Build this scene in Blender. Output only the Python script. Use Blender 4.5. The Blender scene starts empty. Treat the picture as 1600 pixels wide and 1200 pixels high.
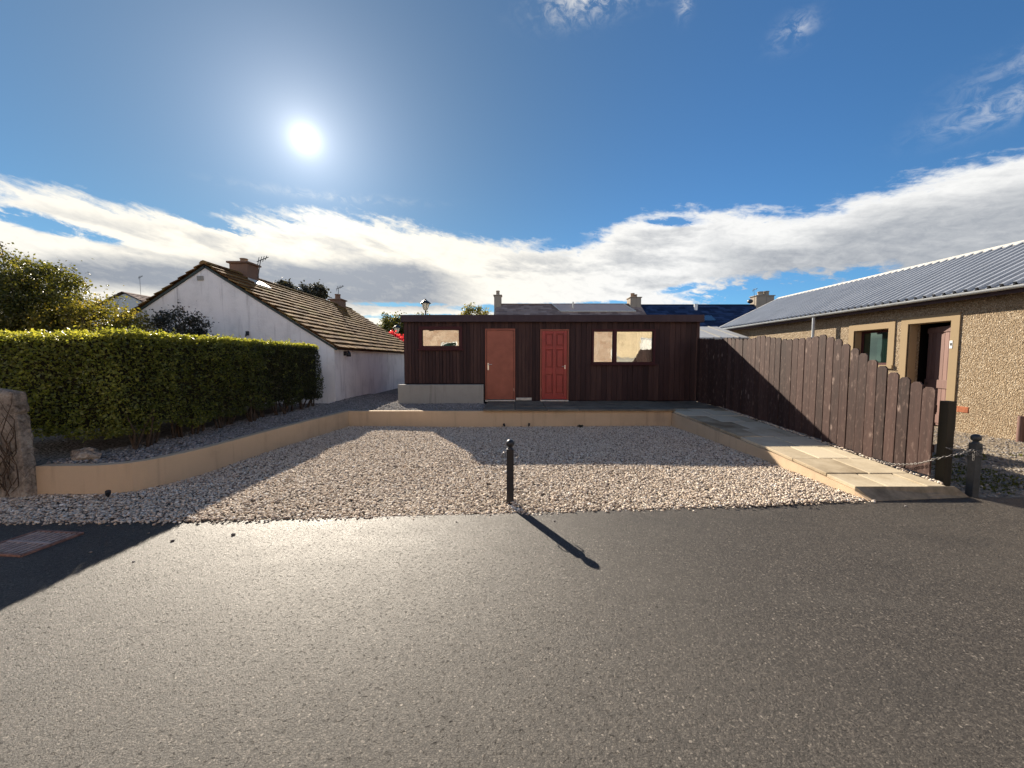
import bpy, bmesh, math, random
import numpy as np
from mathutils import Vector, Matrix, noise as mnoise
R = math.radians
random.seed(7); rng = np.random.default_rng(7)
sc = bpy.context.scene
COL = sc.collection

# ------------------------------------------------------------------ camera
cam = bpy.data.cameras.new('camera'); camo = bpy.data.objects.new('camera', cam); COL.objects.link(camo)
camo.location = (0, 0, 1.6); camo.rotation_euler = (R(90 - 3.6), 0, 0)
cam.sensor_width = 36; cam.lens = 13.5; cam.clip_start = 0.05; cam.clip_end = 2000
sc.camera = camo
# ------------------------------------------------------------------ exposure
sc.view_settings.view_transform = 'Standard'; sc.view_settings.look = 'None'
sc.view_settings.exposure = 1.3; sc.view_settings.gamma = 1
sc.cycles.max_bounces = 6; sc.cycles.diffuse_bounces = 4; sc.cycles.glossy_bounces = 3; sc.cycles.transmission_bounces = 4
sc.cycles.transparent_max_bounces = 6; sc.cycles.caustics_reflective = False; sc.cycles.caustics_refractive = False
# ------------------------------------------------------------------ sun
SUN = Vector((-.4132, .7969, .4407)).normalized()
SUN_EL = math.asin(SUN.z); SUN_AZ = math.atan2(SUN.x, SUN.y)
sl = bpy.data.lights.new('sun', 'SUN'); sl.energy = 5.0; sl.angle = R(0.5); sl.color = (1, .885, .73)
so = bpy.data.objects.new('sun', sl); COL.objects.link(so); so.rotation_euler = SUN.to_track_quat('Z', 'Y').to_euler(); so.location = (-20, 40, 25)

# ------------------------------------------------------------------ node expression helper
class S:
    """a socket with arithmetic"""
    def __init__(s, nt, sock): s.nt, s.k = nt, sock
    def _m(s, op, o=None, o2=None, clamp=False):
        n = s.nt.nodes.new('ShaderNodeMath'); n.operation = op; n.use_clamp = clamp
        s.nt.links.new(s.k, n.inputs[0])
        for i, v in ((1, o), (2, o2)):
            if v is None: continue
            if isinstance(v, S): s.nt.links.new(v.k, n.inputs[i])
            else: n.inputs[i].default_value = v
        return S(s.nt, n.outputs[0])
    def __add__(s, o): return s._m('ADD', o)
    def __sub__(s, o): return s._m('SUBTRACT', o)
    def __mul__(s, o): return s._m('MULTIPLY', o)
    def __truediv__(s, o): return s._m('DIVIDE', o)
    def rsub(s, v): return (s * -1.0) + v
    def fn(s, op, o=None): return s._m(op, o)
    def smooth(s, a, b, lo=0., hi=1.):
        n = s.nt.nodes.new('ShaderNodeMapRange'); n.interpolation_type = 'SMOOTHSTEP'
        s.nt.links.new(s.k, n.inputs[0])
        for i, v in enumerate((a, b, lo, hi)): n.inputs[i + 1].default_value = v
        return S(s.nt, n.outputs[0])
def comb(nt, *xs):
    n = nt.nodes.new('ShaderNodeCombineXYZ')
    for i, x in enumerate(xs):
        if isinstance(x, S): nt.links.new(x.k, n.inputs[i])
        else: n.inputs[i].default_value = x
    return n.outputs[0]
def nz(nt, vec, scale, detail=4, rough=.5, dist=0., out='Fac'):
    n = nt.nodes.new('ShaderNodeTexNoise'); n.inputs['Scale'].default_value = scale
    n.inputs['Detail'].default_value = detail; n.inputs['Roughness'].default_value = rough; n.inputs['Distortion'].default_value = dist
    if vec is not None: nt.links.new(vec, n.inputs['Vector'])
    return S(nt, n.outputs[out])
def mixc(nt, fac, a, b, blend='MIX'):
    n = nt.nodes.new('ShaderNodeMix'); n.data_type = 'RGBA'; n.blend_type = blend
    for i, v in ((0, fac), (6, a), (7, b)):
        if isinstance(v, S): nt.links.new(v.k, n.inputs[i])
        elif hasattr(v, 'links'): nt.links.new(v, n.inputs[i])
        elif i == 0: n.inputs[0].default_value = v
        else: n.inputs[i].default_value = (*v, 1)
    return n.outputs[2]
def ramp(nt, fac, stops):
    n = nt.nodes.new('ShaderNodeValToRGB'); cr = n.color_ramp
    while len(cr.elements) < len(stops): cr.elements.new(.5)
    for e, (p, c) in zip(cr.elements, stops): e.position = p; e.color = (*c, 1) if len(c) == 3 else c
    nt.links.new(fac.k if isinstance(fac, S) else fac, n.inputs[0])
    return n.outputs[0]

# ------------------------------------------------------------------ world
def build_world():
    w = bpy.data.worlds.new('World'); sc.world = w; w.use_nodes = True
    nt = w.node_tree; nt.nodes.clear()
    out = nt.nodes.new('ShaderNodeOutputWorld')
    sky = nt.nodes.new('ShaderNodeTexSky'); sky.sky_type = 'NISHITA'; sky.sun_disc = False
    sky.sun_elevation = SUN_EL; sky.sun_rotation = SUN_AZ; sky.altitude = 20; sky.air_density = 1.0; sky.dust_density = 0.0; sky.ozone_density = 2.2
    hs = nt.nodes.new('ShaderNodeHueSaturation'); hs.inputs['Saturation'].default_value = .92; hs.inputs['Value'].default_value = 1.0
    nt.links.new(sky.outputs[0], hs.inputs['Color'])
    b1 = nt.nodes.new('ShaderNodeBackground'); b1.inputs[1].default_value = 0.06
    sky_c = mixc(nt, 1., hs.outputs[0], (.32, .61, .85), 'MULTIPLY')
    tc = nt.nodes.new('ShaderNodeTexCoord'); sp = nt.nodes.new('ShaderNodeSeparateXYZ'); nt.links.new(tc.outputs['Generated'], sp.inputs[0])
    x, y, z = (S(nt, o) for o in sp.outputs)
    D = 180 / math.pi
    az = x.fn('ARCTAN2', y) * D
    el = z.fn('ARCSINE') * D
    # cloud top edge (degrees of elevation) along the azimuth
    pts = [(-180, 38), (-140, 34), (-100, 30), (-70, 18), (-52.3, 15.2), (-48.6, 15.8), (-44.2, 15.8), (-36.7, 17.1), (-31.7, 18), (-24.4, 19.1), (-14.6, 18.9),
           (-9.3, 18), (0, 16.9), (5.6, 16.7), (12, 17.3), (19.6, 19.6), (26.7, 19.2), (36.1, 17.5), (41.2, 17.7), (46.4, 18.2), (52.1, 18.2), (70, 22), (110, 30), (145, 36), (180, 38)]
    fc = nt.nodes.new('ShaderNodeFloatCurve'); cv = fc.mapping.curves[0]
    while len(cv.points) < len(pts): cv.points.new(.5, .5)
    for p, (a, e) in zip(cv.points, pts): p.location = ((a + 180) / 360, e / 50)
    fc.mapping.update(); nt.links.new(((az + 180.) / 360.).k, fc.inputs['Value'])
    bnd = S(nt, fc.outputs[0]) * 50.
    v1 = comb(nt, az * .10 + el * .10, el * .34 + az * .035, 3.1)
    v2 = comb(nt, az * .30 + el * .35, el * .95 + az * .16, 8.7)
    v3 = comb(nt, az * .055, el * .22 + az * .01, 1.7)
    n1 = nz(nt, v1, 1., 7, .58, .25); n2 = nz(nt, v2, 1., 6, .62, .35); n3 = nz(nt, v3, 1.35, 5, .5, .1); n4 = nz(nt, comb(nt, az * .75 + el * .5, el * 1.35 - az * .12, 5.3), 1., 6, .66, .5)
    edge = bnd - el + (n1 - .5) * 4.6 + (n2 - .5) * 3.0 + (n4 - .5) * 2.6
    def gauss(a0, e0, sa, se, tilt=0.):
        da = (az - a0); de = (el - e0) - da * tilt
        q = (da / sa); r = (de / se)
        return ((q * q + r * r) * -1.).fn('EXPONENT')
    hole = None
    for a0, e0, sa, se, amp, tl in ((7.5, 16.3, 5., 1.0, 1., .10), (33, 8.2, 10, 2.3, 1.25, .02), (-52, 12.8, 8, .9, 1., -.1), (-38, 15.6, 6, .9, .9, -.15), (22, 18.0, 4.5, .7, .9, -.12),
                                (3, 7.6, 12, .7, 1.1, .01), (-10, 6.2, 12, .5, 1., .02), (-16, 7.8, 7, .4, .9, .03), (41, 9.2, 4, 1.2, .9, .1), (24, 9.6, 4, .7, .8, .1), (13, 8.0, 6, .5, .9, .03), (-30, 17.2, 5, .5, .8, -.12)):
        g = gauss(a0, e0, sa, se, tl) * amp; hole = g if hole is None else hole.fn('MAXIMUM', g)
    hole = hole * (((n2 - .5) * 2.2 + (n4 - .5) * 2.0) + 1.)
    m = edge.smooth(-.35, 1.7) * hole.smooth(.30, .80).rsub(1.)
    wis = None
    for a0, e0, sa, se, amp in ((11, 41, 6, 1.4, 1.), (34.8, 33.6, 1.7, 1.0, .75), (51, 21.9, 4, 1.3, .6), (53, 24.5, 4, 1.2, .35), (23, 38.6, .9, .9, .6), (-24, 20.6, 9, .5, .35), (30, 40.5, 8, .8, .3)):
        g = gauss(a0, e0, sa, se, .05) * amp
        wis = g if wis is None else wis + g
    vw = comb(nt, az * .55 + el * .3, el * .8 - az * .1, 4.4)
    wm = (wis * nz(nt, vw, 1., 6, .65, .6).smooth(.38, .72)) * .75
    m = m.fn('MAXIMUM', wm)
    m = m.fn('MINIMUM', 1.)
    # shading of the bank: bright upper rim, grey body, creamier streaks low down
    dep = bnd - el
    leftw = az.smooth(-2, -14); rightw = az.smooth(22, 34)
    gl = (dep + (n3 - .5) * 6. + (n1 - .5) * 4.).smooth(4.2, 7.6) * el.smooth(6.2, 8.4) * leftw
    gr = (dep + (n3 - .5) * 7. + (n1 - .5) * 4.).smooth(1.6, 5.0) * rightw * .72
    gm = (n3 + (n1 - .5) * .9).smooth(.48, .70) * .5 * dep.smooth(.8, 3.)
    grey = (gl.fn('MAXIMUM', gr)).fn('MAXIMUM', gm) + (n2 - .5) * .42 + (n4 - .5) * .55
    grey = grey.fn('MAXIMUM', 0.).fn('MINIMUM', 1.)
    nd = nt.nodes.new('ShaderNodeVectorMath'); nd.operation = 'DOT_PRODUCT'; nt.links.new(tc.outputs['Generated'], nd.inputs[0]); nd.inputs[1].default_value = SUN
    dot = S(nt, nd.outputs['Value']).fn('MINIMUM', 1.)
    ang = dot.fn('ARCCOSINE') * D
    nt.links.new(mixc(nt, ang.smooth(62, 10), sky_c, mixc(nt, 1., sky_c, (.78, .70, .58), 'MULTIPLY')), b1.inputs[0])
    warm = ang.smooth(50, 8)
    white = mixc(nt, warm, (.39, .39, .385), (.44, .41, .345))
    ccol = mixc(nt, grey, white, (.118, .132, .155))
    ccol = mixc(nt, az.fn('ABSOLUTE').smooth(75, 110), ccol, mixc(nt, grey, (.37, .43, .54), (.22, .26, .33)))   # unseen clouds opposite the sun, raised and brightened as fill for shaded walls
    b2 = nt.nodes.new('ShaderNodeBackground'); nt.links.new(ccol, b2.inputs[0]); b2.inputs[1].default_value = 1.0
    mx = nt.nodes.new('ShaderNodeMixShader'); nt.links.new(m.k, mx.inputs[0]); nt.links.new(b1.outputs[0], mx.inputs[1]); nt.links.new(b2.outputs[0], mx.inputs[2])
    # sun disc and aureole: the bright sky round the sun itself
    glow = (ang / -.75).fn('EXPONENT') * .8 + (ang / -4.).fn('EXPONENT') * .24 + (ang / -15.).fn('EXPONENT') * .115 + ang.smooth(1.2, .75) * 10.
    b3 = nt.nodes.new('ShaderNodeBackground'); b3.inputs[0].default_value = (.97, .96, .95, 1); nt.links.new(glow.k, b3.inputs[1])
    ad = nt.nodes.new('ShaderNodeAddShader'); nt.links.new(mx.outputs[0], ad.inputs[0]); nt.links.new(b3.outputs[0], ad.inputs[1])
    nt.links.new(ad.outputs[0], out.inputs[0])
build_world()

# ------------------------------------------------------------------ materials
def mat(name, rough=.8, spec=.3, metal=0.):
    m = bpy.data.materials.new(name); m.use_nodes = True; nt = m.node_tree
    p = nt.nodes['Principled BSDF']; p.inputs['Roughness'].default_value = rough; p.inputs['Specular IOR Level'].default_value = spec; p.inputs['Metallic'].default_value = metal
    tc = nt.nodes.new('ShaderNodeTexCoord')
    return m, nt, p, tc.outputs['Object']
def setc(nt, p, c): nt.links.new(c, p.inputs['Base Color'])
def bump(nt, p, h, strength=.5, dist=.01):
    b = nt.nodes.new('ShaderNodeBump'); b.inputs['Strength'].default_value = strength; b.inputs['Distance'].default_value = dist
    nt.links.new(h.k if isinstance(h, S) else h, b.inputs['Height']); nt.links.new(b.outputs[0], p.inputs['Normal']); return b
def vmap(nt, vec, sc_=(1, 1, 1), rot=(0, 0, 0)):
    n = nt.nodes.new('ShaderNodeMapping'); n.inputs['Scale'].default_value = sc_; n.inputs['Rotation'].default_value = rot; nt.links.new(vec, n.inputs[0]); return n.outputs[0]
def attr(nt, name='var'):
    n = nt.nodes.new('ShaderNodeAttribute'); n.attribute_name = name; return S(nt, n.outputs['Fac'])
def voro(nt, vec, scale, feature='F1'):
    n = nt.nodes.new('ShaderNodeTexVoronoi'); n.feature = feature; n.inputs['Scale'].default_value = scale; nt.links.new(vec, n.inputs['Vector']); return n
def plain(name, c, rough=.6, spec=.4, metal=0., var=.25, scale=9, bmp=.15):
    m, nt, p, o = mat(name, rough, spec, metal)
    n = nz(nt, o, scale, 5, .6)
    lo = tuple(v * (1 - var) for v in c); hi = tuple(min(1, v * (1 + var)) for v in c)
    setc(nt, p, ramp(nt, n, [(.3, lo), (.7, hi)]))
    if bmp: bump(nt, p, nz(nt, o, scale * 12, 3, .6), bmp, .004)
    return m
M = {}
def m_asphalt():
    m, nt, p, o = mat('asphalt', .5, .32)
    v = voro(nt, o, 105); v2 = voro(nt, vmap(nt, o, (1, 1, 1), (0, 0, .6)), 210); ed = voro(nt, o, 105, 'DISTANCE_TO_EDGE')
    big = nz(nt, o, .55, 4, .6); mid = nz(nt, o, 5, 5, .65); fine = nz(nt, o, 42, 4, .7)
    cv = S(nt, v.outputs['Color'])
    c = ramp(nt, cv, [(.0, (.026, .023, .020)), (.5, (.062, .054, .046)), (.84, (.115, .100, .083)), (1., (.30, .265, .22))])
    c = mixc(nt, big.smooth(.35, .7) * .4, c, mixc(nt, .5, c, (.10, .088, .072)))
    c = mixc(nt, mid.smooth(.5, .8) * .3, c, (.035, .031, .028))
    wear = nz(nt, vmap(nt, o, (.35, 1.1, 1.), (0, 0, .12)), 1., 5, .6, .4); c = mixc(nt, wear.smooth(.50, .66) * .30, c, (.098, .089, .076)); c = mixc(nt, wear.smooth(.46, .34) * .35, c, (.030, .028, .026))
    c = mixc(nt, S(nt, ed.outputs['Distance']).smooth(.12, .0) * .75, c, (.008, .007, .006))
    c = mixc(nt, fine.smooth(.60, .72) * .75, c, (.010, .009, .008))
    setc(nt, p, c)
    gr = nz(nt, o, 150, 4, .85); h = S(nt, v.outputs['Distance']) * -.35 + gr * 1.1 + cv * .7 - fine.smooth(.56, .70) * 1.1
    bump(nt, p, h, .7, .006)
    nt.links.new((mid * .2 + wear * .16 + .34 + fine.smooth(.5, .75) * .3).k, p.inputs['Roughness'])
    return m
M['asphalt'] = m_asphalt()
def m_stone(name, stops, rough=.8):
    m, nt, p, o = mat(name, rough, .3)
    c = ramp(nt, attr(nt), stops); n = nz(nt, o, 70, 3, .6)
    setc(nt, p, mixc(nt, n.smooth(.35, .75) * .5, c, mixc(nt, .5, c, (.42, .38, .33)))); bump(nt, p, n, .3, .004); return m
M['gravel'] = m_stone('gravel stones', [(0, (.13, .10, .08)), (.10, (.26, .20, .155)), (.24, (.48, .385, .29)), (.45, (.66, .54, .415)), (.65, (.57, .485, .40)), (.82, (.74, .64, .51)), (.95, (.78, .71, .60)), (1, (.82, .79, .73))])
M['slatechip'] = m_stone('grey gravel stones', [(0, (.09, .085, .085)), (.25, (.18, .165, .155)), (.5, (.27, .245, .225)), (.75, (.22, .21, .21)), (1, (.42, .39, .36))])
def m_gravelsheet(name, a, b, c):
    m, nt, p, o = mat(name, .9, .2)
    v = voro(nt, o, 30); n = nz(nt, o, 3, 5, .6)
    cc = ramp(nt, S(nt, v.outputs['Color']), [(0, a), (.5, b), (1, c)])
    setc(nt, p, mixc(nt, n.smooth(.4, .75) * .5, cc, a)); bump(nt, p, S(nt, v.outputs['Distance']) * -1., .9, .03); return m
M['gravelsheet'] = m_gravelsheet('gravel bed', (.10, .085, .07), (.22, .19, .16), (.34, .30, .25))
M['yard'] = m_gravelsheet('yard gravel', (.14, .115, .085), (.28, .23, .17), (.42, .36, .28))
def m_ground():
    m, nt, p, o = mat('grass and soil', .95, .1)
    n = nz(nt, o, 1.2, 6, .65); n2 = nz(nt, o, 40, 3, .6)
    setc(nt, p, ramp(nt, n * .6 + n2 * .4, [(.3, (.035, .045, .018)), (.55, (.06, .075, .025)), (.75, (.10, .085, .05))])); bump(nt, p, n2, .8, .04); return m
M['ground'] = m_ground()
def m_render(name, c, stain=(.2, .18, .15), st=.5, grain=60, gb=.35, streak=True):
    m, nt, p, o = mat(name, .88, .2)
    n = nz(nt, o, 1.6, 6, .62); n2 = nz(nt, o, grain, 3, .7); s = nz(nt, vmap(nt, o, (7, 7, .55)), 1., 5, .6)
    cc = mixc(nt, n.smooth(.42, .75) * st, c, tuple(v * .72 for v in c))
    if streak: cc = mixc(nt, s.smooth(.52, .78) * st, cc, stain)
    cc = mixc(nt, n2.smooth(.3, .8) * .22, cc, tuple(min(1, v * 1.25) for v in c))
    setc(nt, p, cc); bump(nt, p, n2, gb, .006); return m
M['tan_render'] = m_render('tan painted render', (.54, .405, .27), (.30, .225, .16), .55, 90, .25, True)
M['cream_render'] = m_render('cream render', (.60, .49, .33), (.26, .19, .12), .95, 12, .6)
M['white_harl'] = m_render('white harling', (.86, .83, .80), (.42, .39, .38), .85, 26, 1.)
M['tan_smooth'] = m_render('tan smooth surround', (0.319, 0.239, 0.143), (0.286, 0.210, 0.126), .25, 120, .15)
M['concrete'] = m_render('grey concrete', (.34, .325, .29), (.17, .16, .145), .6, 45, .45)
M['stonepale'] = m_render('grey chimney stone', (.33, .28, .22), (.16, .14, .12), .7, 25, .8)
M['chimneybrown'] = m_render('brown chimney render', (.20, .125, .088), (.12, .09, .07), .6, 25, .8)
M['far_white'] = m_render('far white wall', (.62, .60, .57), (.45, .43, .40), .3, 20, .3)
def m_pebbledash():
    m, nt, p, o = mat('pebbledash', .85, .25)
    v = voro(nt, o, 44); v2 = voro(nt, o, 95); n = nz(nt, o, 1.1, 5, .6); g = nz(nt, o, 22, 4, .75)
    c = ramp(nt, S(nt, v.outputs['Color']) * .5 + S(nt, v2.outputs['Color']) * .5, [(.1, (.10, .068, .038)), (.36, (.25, .18, .11)), (.60, (.37, .285, .185)), (.86, (.60, .53, .42)), (1., (.72, .68, .60))])
    c = mixc(nt, g.smooth(.55, .75) * .65, c, (.14, .09, .05))
    c = mixc(nt, n.smooth(.45, .8) * .35, c, (.22, .17, .115)); st = nz(nt, vmap(nt, o, (3., 3., .35)), 1., 5, .6); c = mixc(nt, st.smooth(.56, .78) * .4, c, (.16, .125, .085))
    setc(nt, p, c); bump(nt, p, S(nt, v.outputs['Distance']) * -1. + S(nt, v2.outputs['Distance']) * -.4 + g * .8, 1., .02); return m
M['pebbledash'] = m_pebbledash()
def m_wood(name, stops, rough=.75, grainx=28, knots=False, spec=.3):
    m, nt, p, o = mat(name, rough, spec)
    va = attr(nt)
    vv = nt.nodes.new('ShaderNodeVectorMath'); vv.operation = 'ADD'; nt.links.new(o, vv.inputs[0])
    nt.links.new(comb(nt, va * 7.3, va * 3.1, va * 19.), vv.inputs[1])
    g = nz(nt, vmap(nt, vv.outputs[0], (grainx, grainx, 1.4)), 1., 5, .65, .4)
    b = nz(nt, vv.outputs[0], 3.2, 4, .6)
    c = ramp(nt, g * .62 + va * .28 + b * .10, stops)
    if knots:
        k = voro(nt, vmap(nt, vv.outputs[0], (5.5, 5.5, 2.6)), 1.); kd = S(nt, k.outputs['Distance'])
        k2 = nz(nt, vmap(nt, vv.outputs[0], (24, 24, 9)), 1., 6, .7)
        c = mixc(nt, (kd.smooth(.20, .05) * k2.smooth(.35, .55)) * .9, c, (.30, .22, .185))
        c = mixc(nt, k2.smooth(.52, .70) * .6, c, (.17, .115, .095))
        c = mixc(nt, kd.smooth(.10, .03) * .7, c, (.05, .03, .025))
    setc(nt, p, c); bump(nt, p, g, .35, .005); return m
M['shedwood'] = m_wood('dark stained cladding', [(.25, (0.020, 0.010, 0.010)), (.5, (0.046, 0.022, 0.020)), (.75, (0.092, 0.048, 0.038))])
M['fencewood'] = m_wood('brown stained fence boards', [(.25, (0.0193, 0.0096, 0.0078)), (.5, (0.0460, 0.0232, 0.0187)), (.78, (0.0846, 0.0448, 0.0359))], knots=True)
M['postwood'] = m_wood('dark fence post', [(.2, (.018, .016, .010)), (.8, (.055, .045, .028))])
M['fascia'] = m_wood('dark fascia board', [(.25, (.042, .027, .032)), (.75, (.078, .052, .058))], grainx=6)
M['framewood'] = m_wood('dark window frame wood', [(.25, (.040, .010, .012)), (.75, (.085, .024, .024))])
M['browndoor'] = m_wood('brown plank door', [(.25, (.10, .056, .048)), (.75, (.20, .118, .10))], rough=.6)
M['doorred'] = plain('terracotta door paint', (.31, .092, .056), .5, .4, var=.16, scale=4, bmp=.06)
M['doordark'] = plain('dark red panelled door paint', (.31, .028, .026), .38, .5, var=.18, scale=4, bmp=.06)
M['metal'] = plain('silver metal', (.6, .6, .58), .3, .5, .9, var=.1)
M['galv'] = plain('galvanised chain', (.25, .24, .23), .45, .5, .8, var=.3, scale=60)
M['blackpaint'] = plain('black painted metal', (.012, .014, .019), .42, .5, 0, var=.35, scale=14, bmp=.2)
M['grey_post'] = plain('dark grey painted steel', (.034, .038, .042), .48, .45, 0, var=.35, scale=14, bmp=.2)
M['rust'] = plain('rusty iron', (.26, .145, .11), .8, .3, .2, var=.5, scale=25, bmp=.5)
M['wornbar'] = plain('worn iron bars', (.46, .34, .29), .6, .4, .2, var=.35, scale=25, bmp=.3)
M['apron'] = plain('brown stained concrete', (.21, .175, .125), .9, .2, 0, var=.4, scale=7, bmp=.5)
M['darkvoid'] = plain('dark interior', (.012, .011, .011), .95, .1, var=.1, bmp=0)
M['gutter'] = plain('pale grey plastic', (.42, .45, .47), .4, .45, var=.15, scale=3, bmp=0)
M['whiteplastic'] = plain('white plastic', (.75, .75, .73), .4, .4, var=.06, bmp=0)
M['leadwhite'] = plain('pale metal flashing', (.58, .56, .50), .5, .4, .2, var=.2, bmp=.1)
M['terracotta'] = plain('terracotta clay', (.40, .14, .065), .8, .3, var=.25, scale=20)
M['pot'] = plain('buff chimney pot', (.33, .22, .14), .85, .2, var=.3)
M['bark'] = plain('bark', (.085, .062, .045), .95, .1, var=.5, scale=18, bmp=.8)
M['curtain'] = plain('white net curtain', (.78, .76, .72), .9, .1, var=.06, bmp=0)
M['bulb'] = plain('frosted lamp glass', (.72, .70, .62), .35, .4, var=.05, bmp=0)
def m_metalroof():
    m, nt, p, o = mat('grey profiled metal roof', .38, .5, .15)
    n = nz(nt, o, 1.3, 6, .6); s = nz(nt, vmap(nt, o, (.6, 9, .6)), 1., 4, .6)
    setc(nt, p, ramp(nt, n * .5 + s * .5, [(.3, (.25, .27, .30)), (.7, (.38, .40, .43))])); return m
M['metalroof'] = m_metalroof()
def m_tiles(name, stops, moss=None):
    m, nt, p, o = mat(name, .95, .04)
    va = attr(nt); n = nz(nt, o, 2.2, 6, .65); n2 = nz(nt, o, 45, 3, .6)
    c = ramp(nt, va * .5 + n * .4 + n2 * .1, stops)
    if moss: c = mixc(nt, nz(nt, o, 1.1, 6, .7).smooth(.50, .66) * .7, c, moss)
    setc(nt, p, c); bump(nt, p, n2, .5, .01); return m
M['rooftile'] = m_tiles('brown concrete roof tiles', [(.25, (0.086, 0.040, 0.016)), (.5, (0.178, 0.096, 0.040)), (.75, (0.290, 0.178, 0.079))], (0.172, 0.132, 0.026))
M['slatebrown'] = m_tiles('brown slate', [(.25, (.20, .145, .125)), (.5, (.29, .215, .185)), (.75, (.40, .31, .265))])
M['slateblue'] = m_tiles('blue slate', [(.25, (.016, .028, .062)), (.5, (.026, .046, .10)), (.75, (.042, .072, .15))])
M['greyroof'] = m_tiles('pale grey roofing felt', [(.25, (.30, .31, .32)), (.75, (.48, .49, .50))])
def m_slabs():
    m, nt, p, o = mat('paving slabs', .85, .25)
    va = attr(nt); n = nz(nt, o, 2.6, 6, .65); n2 = nz(nt, o, 60, 3, .6)
    c = ramp(nt, va * .4 + n * .5 + n2 * .1, [(.28, (.20, .145, .085)), (.45, (.42, .345, .235)), (.62, (.58, .50, .36))])
    setc(nt, p, c); bump(nt, p, n2 + n * .6, .4, .006); return m
M['slabs'] = m_slabs()
def m_darkslab():
    m, nt, p, o = mat('dark concrete slab', .85, .25)
    n = nz(nt, o, 3.5, 6, .7); n2 = nz(nt, o, 60, 3, .6)
    setc(nt, p, ramp(nt, n + attr(nt) * .12, [(.3, (.085, .072, .055)), (.55, (.16, .135, .10)), (.8, (.25, .215, .16))])); bump(nt, p, n2 + n, .6, .01); return m
M['darkslab'] = m_darkslab()
def m_leaf(name, stops, trans=.38, rough=.45):
    m, nt, p, o = mat(name, rough, .45)
    c = ramp(nt, attr(nt), stops); setc(nt, p, c)
    t = nt.nodes.new('ShaderNodeBsdfTranslucent'); nt.links.new(mixc(nt, 1., c, (1.9, 1.75, .75), 'MULTIPLY'), t.inputs[0])
    mx = nt.nodes.new('ShaderNodeMixShader'); mx.inputs[0].default_value = trans
    nt.links.new(p.outputs[0], mx.inputs[1]); nt.links.new(t.outputs[0], mx.inputs[2]); nt.links.new(mx.outputs[0], nt.nodes['Material Output'].inputs[0]); return m
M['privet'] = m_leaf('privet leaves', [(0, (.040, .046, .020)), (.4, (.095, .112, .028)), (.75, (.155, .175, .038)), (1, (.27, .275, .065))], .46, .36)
M['treeleaf'] = m_leaf('olive green leaves', [(0, (.034, .042, .014)), (.5, (.095, .10, .024)), (.85, (.17, .16, .04)), (1, (.28, .20, .06))], .38)
M['yellowleaf'] = m_leaf('yellow green leaves', [(0, (.06, .062, .014)), (.5, (.15, .14, .030)), (1, (.32, .25, .06))], .48)
M['darkleaf'] = m_leaf('dark purple green leaves', [(0, (.018, .020, .016)), (.5, (.034, .036, .026)), (.9, (.060, .055, .038)), (1, (.11, .09, .06))], .2)
M['redleaf'] = m_leaf('pink red flowers', [(0, (.25, .012, .03)), (.6, (.55, .04, .09)), (1, (.75, .16, .20))], .4)
def m_glass(name, mixf=.52, dark=(.010, .012, .013)):
    m, nt, p, o = mat(name, .04, .5)
    p.inputs['Base Color'].default_value = (*dark, 1); gc = (.92, .93, .92, 1) if mixf > .5 else (.42, .62, .52, 1)
    g = nt.nodes.new('ShaderNodeBsdfGlossy'); g.inputs['Roughness'].default_value = .012; g.inputs['Color'].default_value = gc
    n = nz(nt, o, 1.7, 2, .5); b = nt.nodes.new('ShaderNodeBump'); b.inputs['Strength'].default_value = .05; b.inputs['Distance'].default_value = .02
    nt.links.new(n.k, b.inputs['Height']); nt.links.new(b.outputs[0], g.inputs['Normal'])
    mx = nt.nodes.new('ShaderNodeMixShader'); mx.inputs[0].default_value = mixf
    nt.links.new(p.outputs[0], mx.inputs[1]); nt.links.new(g.outputs[0], mx.inputs[2]); nt.links.new(mx.outputs[0], nt.nodes['Material Output'].inputs[0]); return m
def m_pane():
    m, nt, p, o = mat('window glass', .02, .5)
    t = nt.nodes.new('ShaderNodeBsdfTransparent'); t.inputs[0].default_value = (.72, .75, .74, 1)
    g = nt.nodes.new('ShaderNodeBsdfGlossy'); g.inputs['Roughness'].default_value = .012; g.inputs['Color'].default_value = (.92, .93, .92, 1)
    n = nz(nt, o, 2.3, 3, .5); b = nt.nodes.new('ShaderNodeBump'); b.inputs['Strength'].default_value = .10; b.inputs['Distance'].default_value = .02
    nt.links.new(n.k, b.inputs['Height']); nt.links.new(b.outputs[0], g.inputs['Normal'])
    mx = nt.nodes.new('ShaderNodeMixShader'); mx.inputs[0].default_value = .38
    nt.links.new(t.outputs[0], mx.inputs[1]); nt.links.new(g.outputs[0], mx.inputs[2]); nt.links.new(mx.outputs[0], nt.nodes['Material Output'].inputs[0]); return m
M['glass'] = m_pane()
M['glassdim'] = m_glass('window glass with painted green reflection', .26, (.010, .024, .020))  # green of reflected foliage put into the glass colour
def m_clear():
    m, nt, p, o = mat('clear window glass', .03, .5); p.inputs['Base Color'].default_value = (.95, .96, .95, 1)
    t = nt.nodes.new('ShaderNodeBsdfTransparent'); mx = nt.nodes.new('ShaderNodeMixShader'); mx.inputs[0].default_value = .12
    nt.links.new(t.outputs[0], mx.inputs[1]); nt.links.new(p.outputs[0], mx.inputs[2]); nt.links.new(mx.outputs[0], nt.nodes['Material Output'].inputs[0]); return m
M['clearglass'] = m_clear()
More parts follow.
